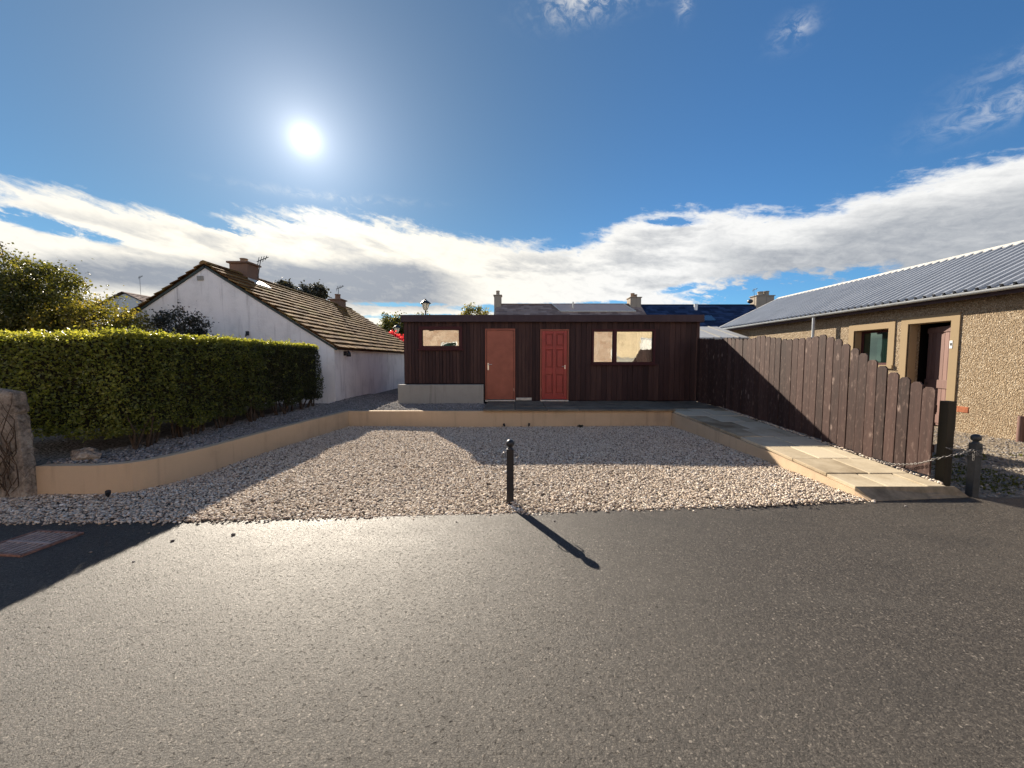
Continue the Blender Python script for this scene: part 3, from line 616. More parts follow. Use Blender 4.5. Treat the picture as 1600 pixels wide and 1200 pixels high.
# ---------------------------------------------------------------- white cottage on the left
def cottage():
    t = thing('cottage', (-8.75, 11.1, .3), 'white harled cottage with its bare gable to the road and a mossy brown tiled roof', 'house')
    xr, zr, ze, hw, y0, y1 = -8.72, 4.30, 2.0, 3.6, 11.1, 20.9
    b = MB(); xl, xR = xr - hw, xr + hw
    b.prism([(xl, y0, .1), (xR, y0, .1), (xR, y0, ze), (xr, y0, zr - .04), (xl, y0, ze)], (0, y1 - y0, 0)); b.build('wall', M['white_harl'], t)
    b = MB(); sl_ = math.hypot(hw, zr - ze)
    for sgn in (1, -1):
        d = Vector((sgn * hw, 0, ze - zr)).normalized(); L = sl_ + .16
        b2 = b; tiled_slope(b2, (xr, y0 - .07, zr + .04), (xr, y1 + .07, zr + .04), d, L, .262, .30)
        A = Vector((xr, y0 - .05, zr + .004)); B = Vector((xr, y1 + .05, zr + .004)); b.add([A, B, B + d * L, A + d * L], [(0, 1, 2, 3)], .3)
    rf = b.build('roof', M['rooftile'], t, fix=False)
    b = MB(); y = y0 - .07
    while y < y1:
        e = min(y + .42, y1 + .07); b.prism([(xr - .13, y, zr + .015), (xr - .07, y, zr + .085), (xr, y, zr + .112), (xr + .07, y, zr + .085), (xr + .13, y, zr + .015)], (0, e - y - .008, 0), random.random()); y += .42
    b.build('ridge_tiles', M['rooftile'], rf)
    b = MB()
    for sgn in (1, -1):
        d = Vector((sgn * hw, 0, ze - zr)).normalized(); nn = Vector((0, -1, 0)).cross(d) * sgn; A = Vector((xr, y0 - .035, zr - .02)); w = Vector((d.z, 0, -d.x)) * sgn
        if w.z > 0: w = -w
        b.prism([A, A + d * (sl_ + .12), A + d * (sl_ + .12) + w * .05, A + w * .06], (0, .032, 0))
    b.build('bargeboard', plain('dark green bargeboard', (.045, .060, .055), .7, .3), rf)
    b = MB(); b.prism([(xR + .02, y0, ze - .10), (xR + .09, y0, ze - .10), (xR + .11, y0, ze - .02), (xR + .02, y0, ze + .0)], (0, y1 - y0, 0)); b.build('eaves_board', M['fascia'], rf)
    ch = chimney(t, (xr - .02, 12.75), .58, .56, 3.9, 4.74, M['chimneybrown'], [(0, 0, .15, .11)])
    b = MB(); aerial(b, (xr + .37, 12.8, 4.25), .62, .12); b.build('aerial', M['grey_post'], ch)
    b = MB(); b.prism([(xr + .32, 12.4, 4.16), (xr + .62, 12.4, 3.97), (xr + .62, 13.1, 3.97), (xr + .32, 13.1, 4.16)], (0, 0, .05)); b.build('flashing', M['leadwhite'], ch)
    c2 = chimney(t, (xr - .02, 19.5), .56, .56, 3.9, 4.62, M['chimneybrown'], [(0, 0, .26, .13)], M['chimneybrown'])
    b = MB(); aerial(b, (xr, 19.5, 4.7), .5, .03); b.build('aerial', M['grey_post'], c2)
    b = MB(); x, y, z = xR, 11.75, 1.78; b.box(x, x + .07, y - .05, y + .05, z - .05, z + .08); b.lathe((x + .14, y, z - .08), [(.01, 0), (.07, .0), (.055, .10), (.02, .16), (.001, .17)], 10); b.tube([(x + .05, y, z + .05), (x + .14, y, z + .10)], .012, 5); b.build('wall_lamp', M['blackpaint'], t)
    b = MB(); b.box(-7.62, -7.55, y0 - .05, y0 + .01, 2.30, 2.42); b.tube([(-7.585, y0 - .03, 2.31), (-7.585, y0 - .11, 2.26), (-7.55, y0 - .14, 2.33)], .013, 5); b.build('hook', M['blackpaint'], t)
    b = MB(); b.box(-8.95, -8.78, y0 - .03, y0 + .01, 3.86, 3.98); b.build('gable_vent', M['concrete'], t)
cottage()

# ---------------------------------------------------------------- dark timber shed building
SY = 10.95
def shed():
    t = thing('timber_building', (1.1, SY, .43), 'long low flat-roofed building clad in dark brown boards behind the terrace', 'outbuilding')
    x0, x1, z0, zt = -3.05, 5.3, .42, 2.68
    D1 = (-.76, .09, .46, 2.48); D2 = (.80, 1.61, .46, 2.46); W1 = (-2.64, -1.41, 1.90, 2.54); W2 = (2.26, 4.06, 1.48, 2.46)
    holes = [D1, D2, W1, W2]
    b = MB(); hl = [(h[0] - x0, h[1] - x0, h[2], h[3]) for h in holes]
    wall_holes(b, (x0 + .03, SY + .02, 0), X_, -Y_, x1 - x0 - .06, z0, zt, [(h[0] - .03, h[1] - .03, h[2], h[3]) for h in hl], .12)
    b.box(x0 + .03, x0 + .1, SY + .15, SY + 5, z0, zt); b.box(x1 - .1, x1 - .03, SY + .15, SY + 5, z0, zt); b.box(x0 + .03, x1 - .03, SY + 4.9, SY + 5, z0, zt)
    b.build('wall', M['darkvoid'], t)
    b = MB(); x = x0
    while x < x1 - .01:
        w = .098 if x < 1.0 else .148
        xe = min(x + w, x1); dy = random.uniform(0, .010); cuts = [(z0 + .02 if x > -.8 else .93, zt - .0)]
        for h in holes:
            if xe > h[0] + .004 and x < h[1] - .004:
                nc = []
                for (a, c) in cuts:
                    if h[3] <= a or h[2] >= c: nc.append((a, c)); continue
                    if h[2] > a + .03: nc.append((a, h[2]))
                    if h[3] < c - .03: nc.append((h[3], c))
                cuts = nc
        # boards that straddle an opening edge are ripped to fit
        for (a, c) in cuts: b.box(x + .004, xe - .004, SY - .022 - dy, SY + .018, a, c - .002, random.random())
        for h in holes:
            for (l, r) in ((x, min(xe, h[0])), (max(x, h[1]), xe)):
                if x < (h[0] if r == h[0] else h[1]) < xe and r - l > .012: b.box(l + .004, r - .002, SY - .0215 - dy, SY + .0175, h[2], h[3], random.random())
        x = xe
    for k in range(33): b.box(x1 - .0, x1 + .02, SY + k * .15, SY + k * .15 + .142, z0 + .02, zt - .002, random.random()); b.box(x0 - .02, x0, SY + k * .15, SY + k * .15 + .142, z0 + .02, zt - .002, random.random())
    b.build('cladding', M['shedwood'], t)
    b = MB(); b.box(x0 - .04, x1 + .06, SY - .10, SY + 5.1, zt + .004, zt + .15); rf = b.build('roof', M['fascia'], t)
    b = MB(); b.box(x0 - .05, x1 + .07, SY - .135, SY - .102, zt - .02, zt + .176, .4); b.box(x0 - .075, x0 - .042, SY - .101, SY + 5.1, zt - .02, zt + .176, .6); b.box(x1 + .062, x1 + .095, SY - .101, SY + 5.1, zt - .02, zt + .176, .6); b.build('fascia', M['fascia'], rf, bevel=.006)
    # doors
    def door(D, m):
        dx0, dx1, dz0, dz1 = D
        f = MB(); f.box(dx0 + .001, dx0 + .035, SY - .036, SY + .1, dz0, dz1 - .036); f.box(dx1 - .035, dx1 - .001, SY - .036, SY + .1, dz0, dz1 - .036); f.box(dx0 + .001, dx1 - .001, SY - .037, SY + .1, dz1 - .035, dz1 - .001)
        fr = f
        th = MB(); th.box(dx0 - .0, dx1 + .0, SY - .075, SY + .1, dz0 - .05, dz0 - .002)
        return fr, th
    f, th = door(D1, 0); b = MB(); b.box(D1[0] + .043, D1[1] - .043, SY - .018, SY + .03, D1[2] + .014, D1[3] - .044)
    d = b.build('door', M['doorred'], t, bevel=.004); d['label'] = 'plain flush terracotta door'; f.build('door_frame', M['doorred'], d); th.build('threshold', M['leadwhite'], d)
    h = MB(); hx, hz = D1[0] + .085, 1.42; h.box(hx - .02, hx + .02, SY - .028, SY - .021, hz - .11, hz + .09); h.tube([(hx, SY - .03, hz + .05), (hx, SY - .07, hz + .05), (hx + .11, SY - .07, hz + .05)], .010, 6); h.build('handle', M['metal'], d)
    f, th = door(D2, 0); b = MB(); a, c, z, e = D2[0] + .044, D2[1] - .044, D2[2] + .012, D2[3] - .038
    b.box(a, c, SY + .030, SY + .045, z, e, .4)
    st, my = .10, SY - .018; H = e - z; w = c - a
    for (l, r) in ((a, a + st), (c - st, c), (a + w / 2 - .045, a + w / 2 + .045)): b.box(l, r, my, SY + .0295, z, e, .5)
    rails = [(z, z + .17), (z + .72, z + .90), (z + 1.42, z + 1.52), (e - .09, e)]
    for (lo, hi) in rails:
        for (l, r) in ((a + st, a + w / 2 - .045), (a + w / 2 + .045, c - st)): b.box(l, r, my, SY + .0295, lo, hi, .5)
    for (p, q) in zip(rails, rails[1:]):
        for (l, r) in ((a + st, a + w / 2 - .045), (a + w / 2 + .045, c - st)):
            il, ir, lo, hi = l + .035, r - .035, p[1] + .035, q[0] - .035; b.box(il, ir, SY - .010, SY + .0298, lo, hi, .6)
    d = b.build('door', M['doordark'], t, bevel=.005); d['label'] = 'six panelled dark red door'; f.build('door_frame', M['doorred'], d); th.build('threshold', M['leadwhite'], d)
    h = MB(); h.tube([(c - .06, SY - .018, z + .94), (c - .06, SY - .05, z + .94), (c - .15, SY - .05, z + .94)], .009, 6); h.box(c - .075, c - .045, SY - .024, SY - .019, z + .87, z + .98); h.build('handle', M['metal'], d)
    # windows
    def frame(Wn, muls, fw=.095, out=.05):
        a, c, lo, hi = Wn; b = MB(); y0, y1 = SY - out, SY + .09
        b.box(a, c, y0, y1, lo, lo + fw, .3); b.box(a, c, y0, y1, hi - fw, hi, .5); b.box(a, a + fw, y0 + .002, y1, lo + fw, hi - fw, .4); b.box(c - fw, c, y0 + .002, y1, lo + fw, hi - fw, .6)
        for m in muls: b.box(m - .05, m + .05, y0 + .004, y1, lo + fw, hi - fw, .5)
        b.box(a - .04, c + .04, y0 - .045, y0 - .001, lo - .035, lo + .01, .3)
        w = b.build('window', M['framewood'], t, bevel=.005); return w
    w = frame(W1, []); b = MB(); b.box(W1[0] + .096, W1[1] - .096, SY + .03, SY + .036, W1[2] + .096, W1[3] - .096); b.build('pane', M['glass'], w)
    w = frame(W2, [2.915], .06)
    b = MB(); b.box(2.322, 2.863, SY + .03, SY + .036, W2[2] + .062, W2[3] - .062); b.build('pane', M['glass'], w)
    b = MB(); b.box(2.967, 3.998, SY + .03, SY + .036, W2[2] + .062, W2[3] - .062); b.build('pane', M['glass'], w)
    b = MB(); b.box(-3.2, -.80, SY - .22, SY - .03, .34, .905); b.build('plinth', M['concrete'], t, bevel=.012)
    b = MB(); b.box(.12, .56, SY - .034, SY - .024, .445, .52); 
    for k in range(12): b.box(.135 + k * .035, .152 + k * .035, SY - .040, SY - .0345, .455, .51)
    b.build('vent_grille', M['leadwhite'], t)
shed()

def curtains():
    for (a, c, lab) in ((3.62, 4.0, 'white gathered curtain drawn to the right side of the wide right-hand pane'), (2.33, 2.47, 'white curtain edge at the left of the narrow pane in the wide window')):
        n = int((c - a) / .012); V = []
        for z in (1.50, 2.40):
            for k in range(n + 1): V.append((a + (c - a) * k / n, SY + .20 + .022 * math.sin(k * .9) + .012 * math.sin(k * .37) + (.01 if z < 2 else 0), z))
        F = [(k, k + 1, n + 2 + k, n + 1 + k) for k in range(n)]
        b = MB(); b.add(V, F, .5, True); o = b.build('curtain', M['curtain'], None, loc=((a + c) / 2, SY + .2, 1.5)); so_ = o.modifiers.new('thickness', 'SOLIDIFY'); so_.thickness = .003; tag(o, lab, 'curtain')
curtains()

# ---------------------------------------------------------------- pebbledashed building on the right
def right_building():
    t = thing('roadside_building', (10.05, 11, 0), 'pebbledashed single-storey building with a grey ribbed metal roof and tan door surround', 'building')
    X0 = 10.05; ya, yb = 3.4, 18.2; zg = 2.98
    dY0, dY1, dZ = 8.84, 9.80, 2.50; wY0, wY1, wz0, wz1 = 10.30, 11.34, 1.46, 2.44
    b = MB(); b.box(X0 + .3, X0 + 5, ya, ya + .3, -.05, zg); b.box(X0 + .3, X0 + 5, yb - .3, yb, -.05, zg); b.box(X0 + 4.8, X0 + 5.1, ya + .3, yb - .3, -.05, zg)
    wall_holes(b, (X0, ya, 0), Y_, -X_, yb - ya, -.05, zg, [(dY0 - ya, dY1 - ya, -.04, dZ), (wY0 - ya, wY1 - ya, wz0, wz1)], .3)
    for y in (ya, yb - .3): b.prism([(X0 - .0, y, zg), (X0 + 5.1, y, zg), (X0 + 2.55, y, 4.36)], (0, .3, 0))
    wl = b.build('wall', M['pebbledash'], t)
    # smooth surrounds
    b = MB(); x = X0 - .022; B = .17
    def surr(b, y0, y1, z0, z1, sill):
        b.box(x, X0 + .02, y0 - B, y0, z0, z1 + B); b.box(x, X0 + .02, y1, y1 + B, z0, z1 + B); b.box(x, X0 + .02, y0, y1, z1, z1 + B)
        b.box(X0 + .0205, X0 + .22, y0, y0 + .012, z0, z1); b.box(X0 + .0205, X0 + .22, y1 - .012, y1, z0, z1); b.box(X0 + .0205, X0 + .22, y0 + .012, y1 - .012, z1 - .012, z1)
        if sill: b.box(X0 - .05, X0 + .2, y0 - B, y1 + B, z0 - .09, z0 - .001)
    surr(b, dY0, dY1, -.01, dZ, 0); surr(b, wY0, wY1, wz0, wz1, 1); b.build('surround', M['tan_smooth'], t)
    # window
    b = MB(); xw = X0 + .2
    for (p, q, r, s) in ((wY0 + .012, wY1 - .012, wz0, wz0 + .06), (wY0 + .012, wY1 - .012, wz1 - .075, wz1 - .013), (wY0 + .012, wY0 + .07, wz0 + .06, wz1 - .075), (wY1 - .07, wY1 - .012, wz0 + .06, wz1 - .075)): b.box(xw, xw + .06, p, q, r, s)
    w = b.build('window', M['framewood'], t); b = MB(); b.box(xw + .03, xw + .036, wY0 + .071, wY1 - .071, wz0 + .061, wz1 - .076); b.build('pane', M['glassdim'], w)
    # door, hinged on the near jamb and standing half open into the dark room
    dr = MB(); hinge = Vector((X0 + .12, dY0 + .03, 0)); a = R(21); du = Vector((math.sin(a), math.cos(a), 0)); dn = Vector((-du.y, du.x, 0)); Wd = .90; zt = dZ - .10
    npl = 6
    for k in range(npl): dr.obox(hinge + du * (Wd * (k + .5) / npl) + Z_ * (zt / 2 + .01), du, dn, Z_, Wd / npl / 2 - .005, .014, zt / 2 - .01, random.random())
    for (zc, hh) in ((.18, .10), (1.02, .10), (zt - .08, .06)): dr.obox(hinge + du * (Wd / 2) + Z_ * zc + dn * .026, du, dn, Z_, Wd / 2, .012, hh, .35)
    d = dr.build('door', M['browndoor'], t, bevel=.003); b = MB(); c = hinge + du * .78 + Z_ * 1.02 + dn * .055; b.torus(c, du, Z_, .03, .006, 12, 5); b.build('handle', M['blackpaint'], d)
    b = MB(); b.box(X0 + .01, X0 + .018, dY0 + .0125, dY0 + .016, 1.84, 2.06); b.box(X0 - .028, X0 - .0225, dY0 - .06, dY0 - .0, 1.86, 2.04); b.build('notice', M['whiteplastic'], t)
    b = MB(); b.box(X0 - .031, X0 - .0285, dY0 - .048, dY0 - .016, 1.925, 1.985); b.build('notice_symbol', M['blackpaint'], t)
    # dark room behind
    b = MB(); b.box(X0 + 1.9, X0 + 2.0, 8.0, 12.2, 0, zg); b.box(X0 + .31, X0 + 1.9, 12.1, 12.2, 0, zg); b.box(X0 + .31, X0 + 1.9, 8.0, 8.1, 0, zg); b.box(X0 + .301, X0 + 1.9, 8.1, 12.1, zg - .3, zg - .2); b.box(X0 + .301, X0 + 1.9, 8.1, 12.1, -.04, .0); b.box(X0 + .301, X0 + 1.9, 9.98, 10.06, 0, zg - .31); b.build('interior', M['darkvoid'], t)
    # roof
    P0 = Vector((X0 - .30, 0, 3.06)); P1 = Vector((X0 + 2.55, 0, 4.47)); d_ = (P1 - P0).normalized(); nn = Vector((-d_.z, 0, d_.x)); L = (P1 - P0).length
    b = MB(); pitch = .205; prof = [(0, 0), (.10, 0), (.112, .058), (.168, .058), (.180, 0)]
    y = ya - .1; pr = []
    while y < yb + .1:
        pr += [(y + a, h) for a, h in prof]; y += pitch
    pr = [p for p in pr if p[0] <= yb + .12]
    V = [P0 + Y_ * yy + nn * h for yy, h in pr] + [P1 + Y_ * yy + nn * h for yy, h in pr]; n = len(pr)
    b.add(V, [(i, i + 1, n + i + 1, n + i) for i in range(n - 1)])
    Pb = Vector((X0 + 5.4, 0, 3.06)); b.add([P1 + Y_ * (ya - .1), P1 + Y_ * (yb + .12), Pb + Y_ * (yb + .12), Pb + Y_ * (ya - .1)], [(0, 1, 2, 3)])
    rf = b.build('roof', M['metalroof'], t, fix=False)
    b = MB(); b.prism([P1 + nn * .04 + Y_ * (ya - .12) - d_ * .16, P1 + nn * .075 + Y_ * (ya - .12), P1 + nn * .02 + Y_ * (ya - .12) + Vector((.2, 0, -.1)), P1 + Y_ * (ya - .12) - d_ * .02], (0, yb - ya + .26, 0)); b.prism([P0 + Y_ * (yb + .121) - nn * .02, P1 + Y_ * (yb + .121) - nn * .02, P1 + Y_ * (yb + .121) + nn * .05, P0 + Y_ * (yb + .121) + nn * .05], (0, .05, 0)); b.build('ridge_flashing', M['leadwhite'], rf)
    b = MB(); b.box(X0 - .24, X0 + .0, ya, yb, 2.93, 2.965); b.box(X0 - .262, X0 - .242, ya, yb, 2.90, 3.04); b.build('soffit', M['fascia'], rf)
    b = MB(); n = 9; gx, gz, gr = X0 - .34, 3.035, .062
    V = []; ysg = [ya - .05, yb + .1]
    for yy in ysg: V += [(gx + gr * math.cos(math.pi + math.pi * k / (n - 1)), yy, gz + gr * math.sin(math.pi + math.pi * k / (n - 1))) for k in range(n)] + [(gx + (gr - .008) * math.cos(2 * math.pi - math.pi * k / (n - 1)), yy, gz + (gr - .008) * math.sin(2 * math.pi - math.pi * k / (n - 1))) for k in range(n)]
    m_ = 2 * n; b.add(V, [(i, (i + 1) % m_, m_ + (i + 1) % m_, m_ + i) for i in range(m_)] + [tuple(range(m_))[::-1], tuple(range(m_, 2 * m_))], .5, False)
    b.build('gutter', M['gutter'], rf)
    b = MB(); yy = 12.5; b.tube([(gx + .03, yy, gz - .05), (gx + .03, yy, .05)], .042, 10); b.build('downpipe', M['gutter'], t)
    b = MB(); b.tube([(X0 - .05, 12.05, 2.3), (X0 - .05, 12.05, 2.1), (X0 - .12, 12.05, 2.06)], .02, 6); b.build('bracket', M['blackpaint'], t)
    b = MB(); b.box(X0 - .006, X0 + .02, 8.40, 8.62, .43, .56, .4)
    for k in range(5): b.box(X0 - .012, X0 - .0065, 8.41, 8.61, .438 + k * .024, .452 + k * .024, .7)
    b.build('air_brick', M['terracotta'], t)
    b = MB(); b.tube([(X0 - .06, 7.47, -.02), (X0 - .06, 7.47, .50)], .05, 10); b.build('pipe_boot', M['browndoor'], t)
right_building()

# ---------------------------------------------------------------- row of cottages behind
def slate_slope(b, x0, x1, yr, zr, ye, ze, rows=16, tw=.42):
    d = Vector((0, ye - yr, ze - zr)); tiled_slope(b, (x0, yr, zr), (x1, yr, zr), d, d.length, d.length / rows, tw, .03, .018)
def terrace():
    t = thing('stone_cottage', (4.4, 28, 0), 'stone cottage with brown slate roof, pale roof panel and two chimneys behind the timber building', 'house')
    b = MB(); b.box(-1.35, 9.9, 26.8, 33.2, 0, 3.7); b.prism([(-1.35, 26.8, 3.7), (-1.35, 33.2, 3.7), (-1.35, 30, 5.78)], (11.25, 0, 0)); b.build('wall', M['stonepale'], t)
    b = MB(); slate_slope(b, -1.2, 9.9, 30, 5.86, 26.5, 3.6); b.add([(-1.2, 30, 5.86), (9.9, 30, 5.86), (9.9, 33.5, 3.6), (-1.2, 33.5, 3.6)], [(0, 1, 2, 3)]); rf = b.build('roof', M['slatebrown'], t, fix=False)
    b = MB(); b.box(-.95, 9.7, 29.9, 30.1, 5.86, 5.93); b.build('ridge', M['slatebrown'], rf)
    b = MB(); d = Vector((0, -3.5, -2.26)).normalized(); nn = Vector((0, -.54, .84)); A = Vector((3.1, 30, 5.86)) + d * .1 + nn * .07
    pts = [A, A + X_ * 5.5, A + X_ * 6.1 + d * 1.25, A + X_ * .55 + d * 1.25]; b.prism(pts, -nn * .08, .9); pn = b.build('roof_panel', m_tiles('pinkish grey roof panel', [(.2, (.36, .27, .24)), (.8, (.56, .45, .40))]), rf)
    b = MB()
    for p, q in ((pts[0], pts[3]), (pts[1], pts[2]), (pts[3], pts[2])): b.tube([p + nn * .02, q + nn * .02], .05, 6)
    b.tube([pts[0] + X_ * 1.5 + d * .75, pts[0] + X_ * 1.5 + d * .75 + Z_ * .5], .06, 8); b.build('flashing', M['leadwhite'], rf)
    chimney(t, (-1.09, 30), .55, .8, 3.6, 6.55, M['stonepale'], [(0, 0, .36, .14)], M['stonepale'])
    c = chimney(t, (9.42, 30), .82, .9, 4.7, 6.38, M['stonepale'], [(-.12, 0, .34, .15), (.16, .2, .28, .14)]); 
    t = thing('slate_house', (16, 28, 0), 'house with dark blue slate roof, running behind the corner of the ribbed metal roof', 'house')
    b = MB(); b.box(9.95, 22, 26.8, 33.2, 0, 3.7); b.prism([(22, 26.8, 3.7), (22, 33.2, 3.7), (22, 30, 5.75)], (-.3, 0, 0)); b.build('wall', M['far_white'], t)
    b = MB(); slate_slope(b, 9.95, 22.2, 30, 5.80, 26.5, 3.55, 13, .5); b.add([(9.95, 30, 5.8), (22.2, 30, 5.8), (22.2, 33.5, 3.55), (9.95, 33.5, 3.55)], [(0, 1, 2, 3)]); rf = b.build('roof', M['slateblue'], t, fix=False)
    b = MB(); b.box(9.95, 22.2, 29.9, 30.1, 5.79, 5.87); b.build('ridge', M['slateblue'], rf)
    b = MB(); b.tube([(13.9, 29.35, 5.2), (13.9, 29.35, 5.82)], .13, 10); b.build('vent_pipe', M['whiteplastic'], rf)
    b = MB(); d = Vector((0, -3.5, -2.25)).normalized(); A = Vector((13.0, 30, 5.80)) + d * 1.9 + nn * .09; b.prism([A, A + X_ * 1.6, A + X_ * 1.6 + d * .8, A + d * .8], -nn * .1); b.build('skylight', M['glass'], rf)
    c = chimney(t, (19.3, 30), 1.35, .8, 4.7, 6.52, M['stonepale'], [(-.15, 0, .32, .2), (.30, 0, .36, .2), (.1, .2, .2, .12)], M['stonepale']); b = MB(); aerial(b, (18.5, 29.6, 5.8), 1.15, -.1); b.build('aerial', M['grey_post'], c); b = MB(); b.ball((18.15, 29.6, 6.05), .2, 10, .5, .8); b.build('satellite_dish', M['grey_post'], c)
terrace()
def outbuilding():
    t = thing('outbuilding', (8.4, 16.6, 0), 'small grey-roofed outbuilding in the gap between the timber building and the metal roof', 'outbuilding')
    b = MB(); b.box(6.6, 9.6, 15.9, 18.2, 0, 2.45); b.build('wall', M['concrete'], t)
    b = MB(); b.prism([(6.5, 15.75, 2.46), (9.7, 15.75, 2.46), (9.7, 18.3, 3.12), (6.5, 18.3, 3.12)], (0, 0, .05)); rf = b.build('roof', M['greyroof'], t)
    b = MB(); d = Vector((0, 2.55, .66)).normalized()
    for x in (7.3, 8.2, 9.0): b.box(x, x + .05, 15.74, 15.76, 2.45, 2.53)
    for x in (7.6, 8.5, 9.25): b.prism([(x, 15.76, 2.512), (x + .05, 15.76, 2.512), (x + .05, 18.28, 3.172), (x, 18.28, 3.172)], (0, 0, .025))
    b.build('roof_seams', M['concrete'], rf)
outbuilding()
def far_house():
    t = thing('gabled_house', (-29, 30, 0), 'distant pale gabled house glimpsed between the tree and the white cottage', 'house')
    b = MB(); b.prism([(-34.2, 30, 0), (-25.6, 30, 0), (-25.6, 30, 4.6), (-29.9, 30, 6.7), (-34.2, 30, 4.6)], (0, 9, 0)); b.build('wall', M['far_white'], t)
    b = MB()
    for s in (1, -1): d = Vector((s * 4.6, 0, -2.25)); tiled_slope(b, (-29.9, 29.8, 6.83), (-29.9, 39.2, 6.83), d, d.length, .35, .6)
    rf = b.build('roof', M['slatebrown'], t, fix=False)
    b = MB(); aerial(b, (-29.6, 31, 6.8), 1.4); b.build('aerial', M['grey_post'], rf)
far_house()

# ---------------------------------------------------------------- house across the road, seen in the window glass
def opposite():
    t = thing('facing_house', (2, -6.2, 0), 'sandstone and cream house across the road, reflected in the timber building windows', 'house')
    Y0 = -6.2
    hs = [(-5.2, -4.0, 1.0, 2.85), (-12.5, -11.3, .9, 2.2), (1.0, 2.0, 0.05, 2.2), (4.2, 5.2, .9, 2.2)]
    b = MB(); wall_holes(b, (-16, Y0, 0), X_, Y_, 23.4, -.05, 4.3, [(h[0] + 16, h[1] + 16, h[2], h[3]) for h in hs], .3); b.build('wall', M['rubble'], t)
    b = MB(); wall_holes(b, (7.4, Y0, 0), X_, Y_, 9.6, -.05, 4.3, [(2.0, 2.95, .9, 3.3)], .3); b.build('wing', M['cream_render'], t)
    b = MB()
    for h in hs + [(9.4, 10.35, .9, 3.3)]:
        if h[2] < .5: continue
        b.box(h[0], h[1], Y0 - .14, Y0 - .13, h[2], h[3])
    gl = b
    for h in hs + [(9.4, 10.35, .9, 3.3)]:
        if h[2] < .5: continue
        f = MB(); f.box(h[0], h[0] + .08, Y0 - .12, Y0 - .05, h[2], h[3]); f.box(h[1] - .08, h[1], Y0 - .12, Y0 - .05, h[2], h[3]); f.box(h[0] + .08, h[1] - .08, Y0 - .12, Y0 - .05, h[2], h[2] + .08); f.box(h[0] + .08, h[1] - .08, Y0 - .12, Y0 - .05, h[3] - .08, h[3]); w = f.build('window', M['whiteplastic'], t)
        g = MB(); g.box(h[0] + .081, h[1] - .081, Y0 - .10, Y0 - .09, h[2] + .081, h[3] - .081); g.build('pane', M['glassdim'] if h[0] != 9.4 else M['clearglass'], w)
    b = MB(); b.box(1.0, 2.0, Y0 - .2, Y0 - .12, .05, 2.2); b.build('door', M['doordark'], t)
    for x in (7.25, 16.7):
        b = MB(); b.box(x, x + .3, Y0 + .003, Y0 + .05, 0, 4.29); b.build('quoin', M['whiteplastic'], t)
    b = MB()
    for k in range(9): b.lathe((9.53 + k * .085, Y0 - .22, 1.0), [(.048, 0), (.042, 1.0), (.05, 2.2)], 8)
    b.build('curtain', M['curtain'], t)
    b = MB(); b.box(7.6, 10.6, Y0 + .25, Y0 + .4, 0, 1.75); b.box(7.55, 10.65, Y0 + .2, Y0 + .45, 1.751, 1.82); b.build('garden_wall', M['concrete'], t)
    b = MB()
    d = Vector((0, 3.6, -2.1)); tiled_slope(b, (-16.2, Y0 - 3.1, 6.2), (17.2, Y0 - 3.1, 6.2), d, d.length, .3, .6); b.add([(-16.2, Y0 - 3.1, 6.2), (17.2, Y0 - 3.1, 6.2), (17.2, Y0 - 6.4, 4.2), (-16.2, Y0 - 6.4, 4.2)], [(0, 1, 2, 3)]); b.build('roof', M['slatebrown'], t, fix=False)
opposite()
b = MB(); b.box(-40, 40, -6.2, -4.31, -.05, .10); tag(b.build('pavement', M['concrete']), kind='structure')

# ================================================================== OBJECTS
def fence():
    t = thing('picket_fence', (5.24, 7.7, .2), 'brown dog-eared board fence stepping down beside the ramp path', 'fence')
    TOP = [(4.70, 1.24), (5.07, 1.36), (5.38, 1.51), (5.74, 1.72), (6.15, 1.93), (6.41, 2.02), (6.82, 1.98), (7.4, 2.0), (7.75, 2.07), (8.05, 2.10), (8.5, 2.06), (8.9, 2.08), (9.3, 2.14), (9.8, 2.12), (10.3, 2.17), (10.9, 2.2)]
    b = MB(); y = 4.70; pitch = .153; k = 0
    while y < 10.82:
        zt = lerp_tab(TOP, y + .07) + random.uniform(-.012, .012); zb = lerp_tab(PZ, y) + .02 + random.uniform(-.01, .01); w = .144 + random.uniform(-.003, .003); dx = (k % 2) * .004 + random.uniform(-.003, .003); c = .034
        ln = random.uniform(-.006, .006)
        P = [(0, zb), (w, zb), (w + ln, zt - c), (w - c + ln, zt), (c + ln, zt), (ln, zt - c)]
        b.prism([(5.19 + dx, y + p, q) for p, q in P], (.021, 0, 0), random.random()); y += pitch; k += 1
    b.build('board_panel', M['fencewood'], t, bevel=.003)
    b = MB()
    for (a, c, z0, z1) in ((4.72, 6.3, .45, .55), (4.72, 6.3, .95, 1.45), (6.3, 10.8, .62, .70), (6.3, 10.8, 1.72, 1.80)): b.prism([(5.217, a, z0), (5.217, c, z1), (5.217, c, z1 + .09), (5.217, a, z0 + .09)], (.04, 0, 0), random.random())
    b.build('rail', M['fencewood'], t)
    for y, h in ((4.60, 1.10), (6.35, 1.9), (8.2, 1.95), (10.0, 2.0)):
        b = MB(); b.box(5.258, 5.355, y, y + .10, -.04, h); b.build('post', M['postwood'], t, bevel=.006)
fence()
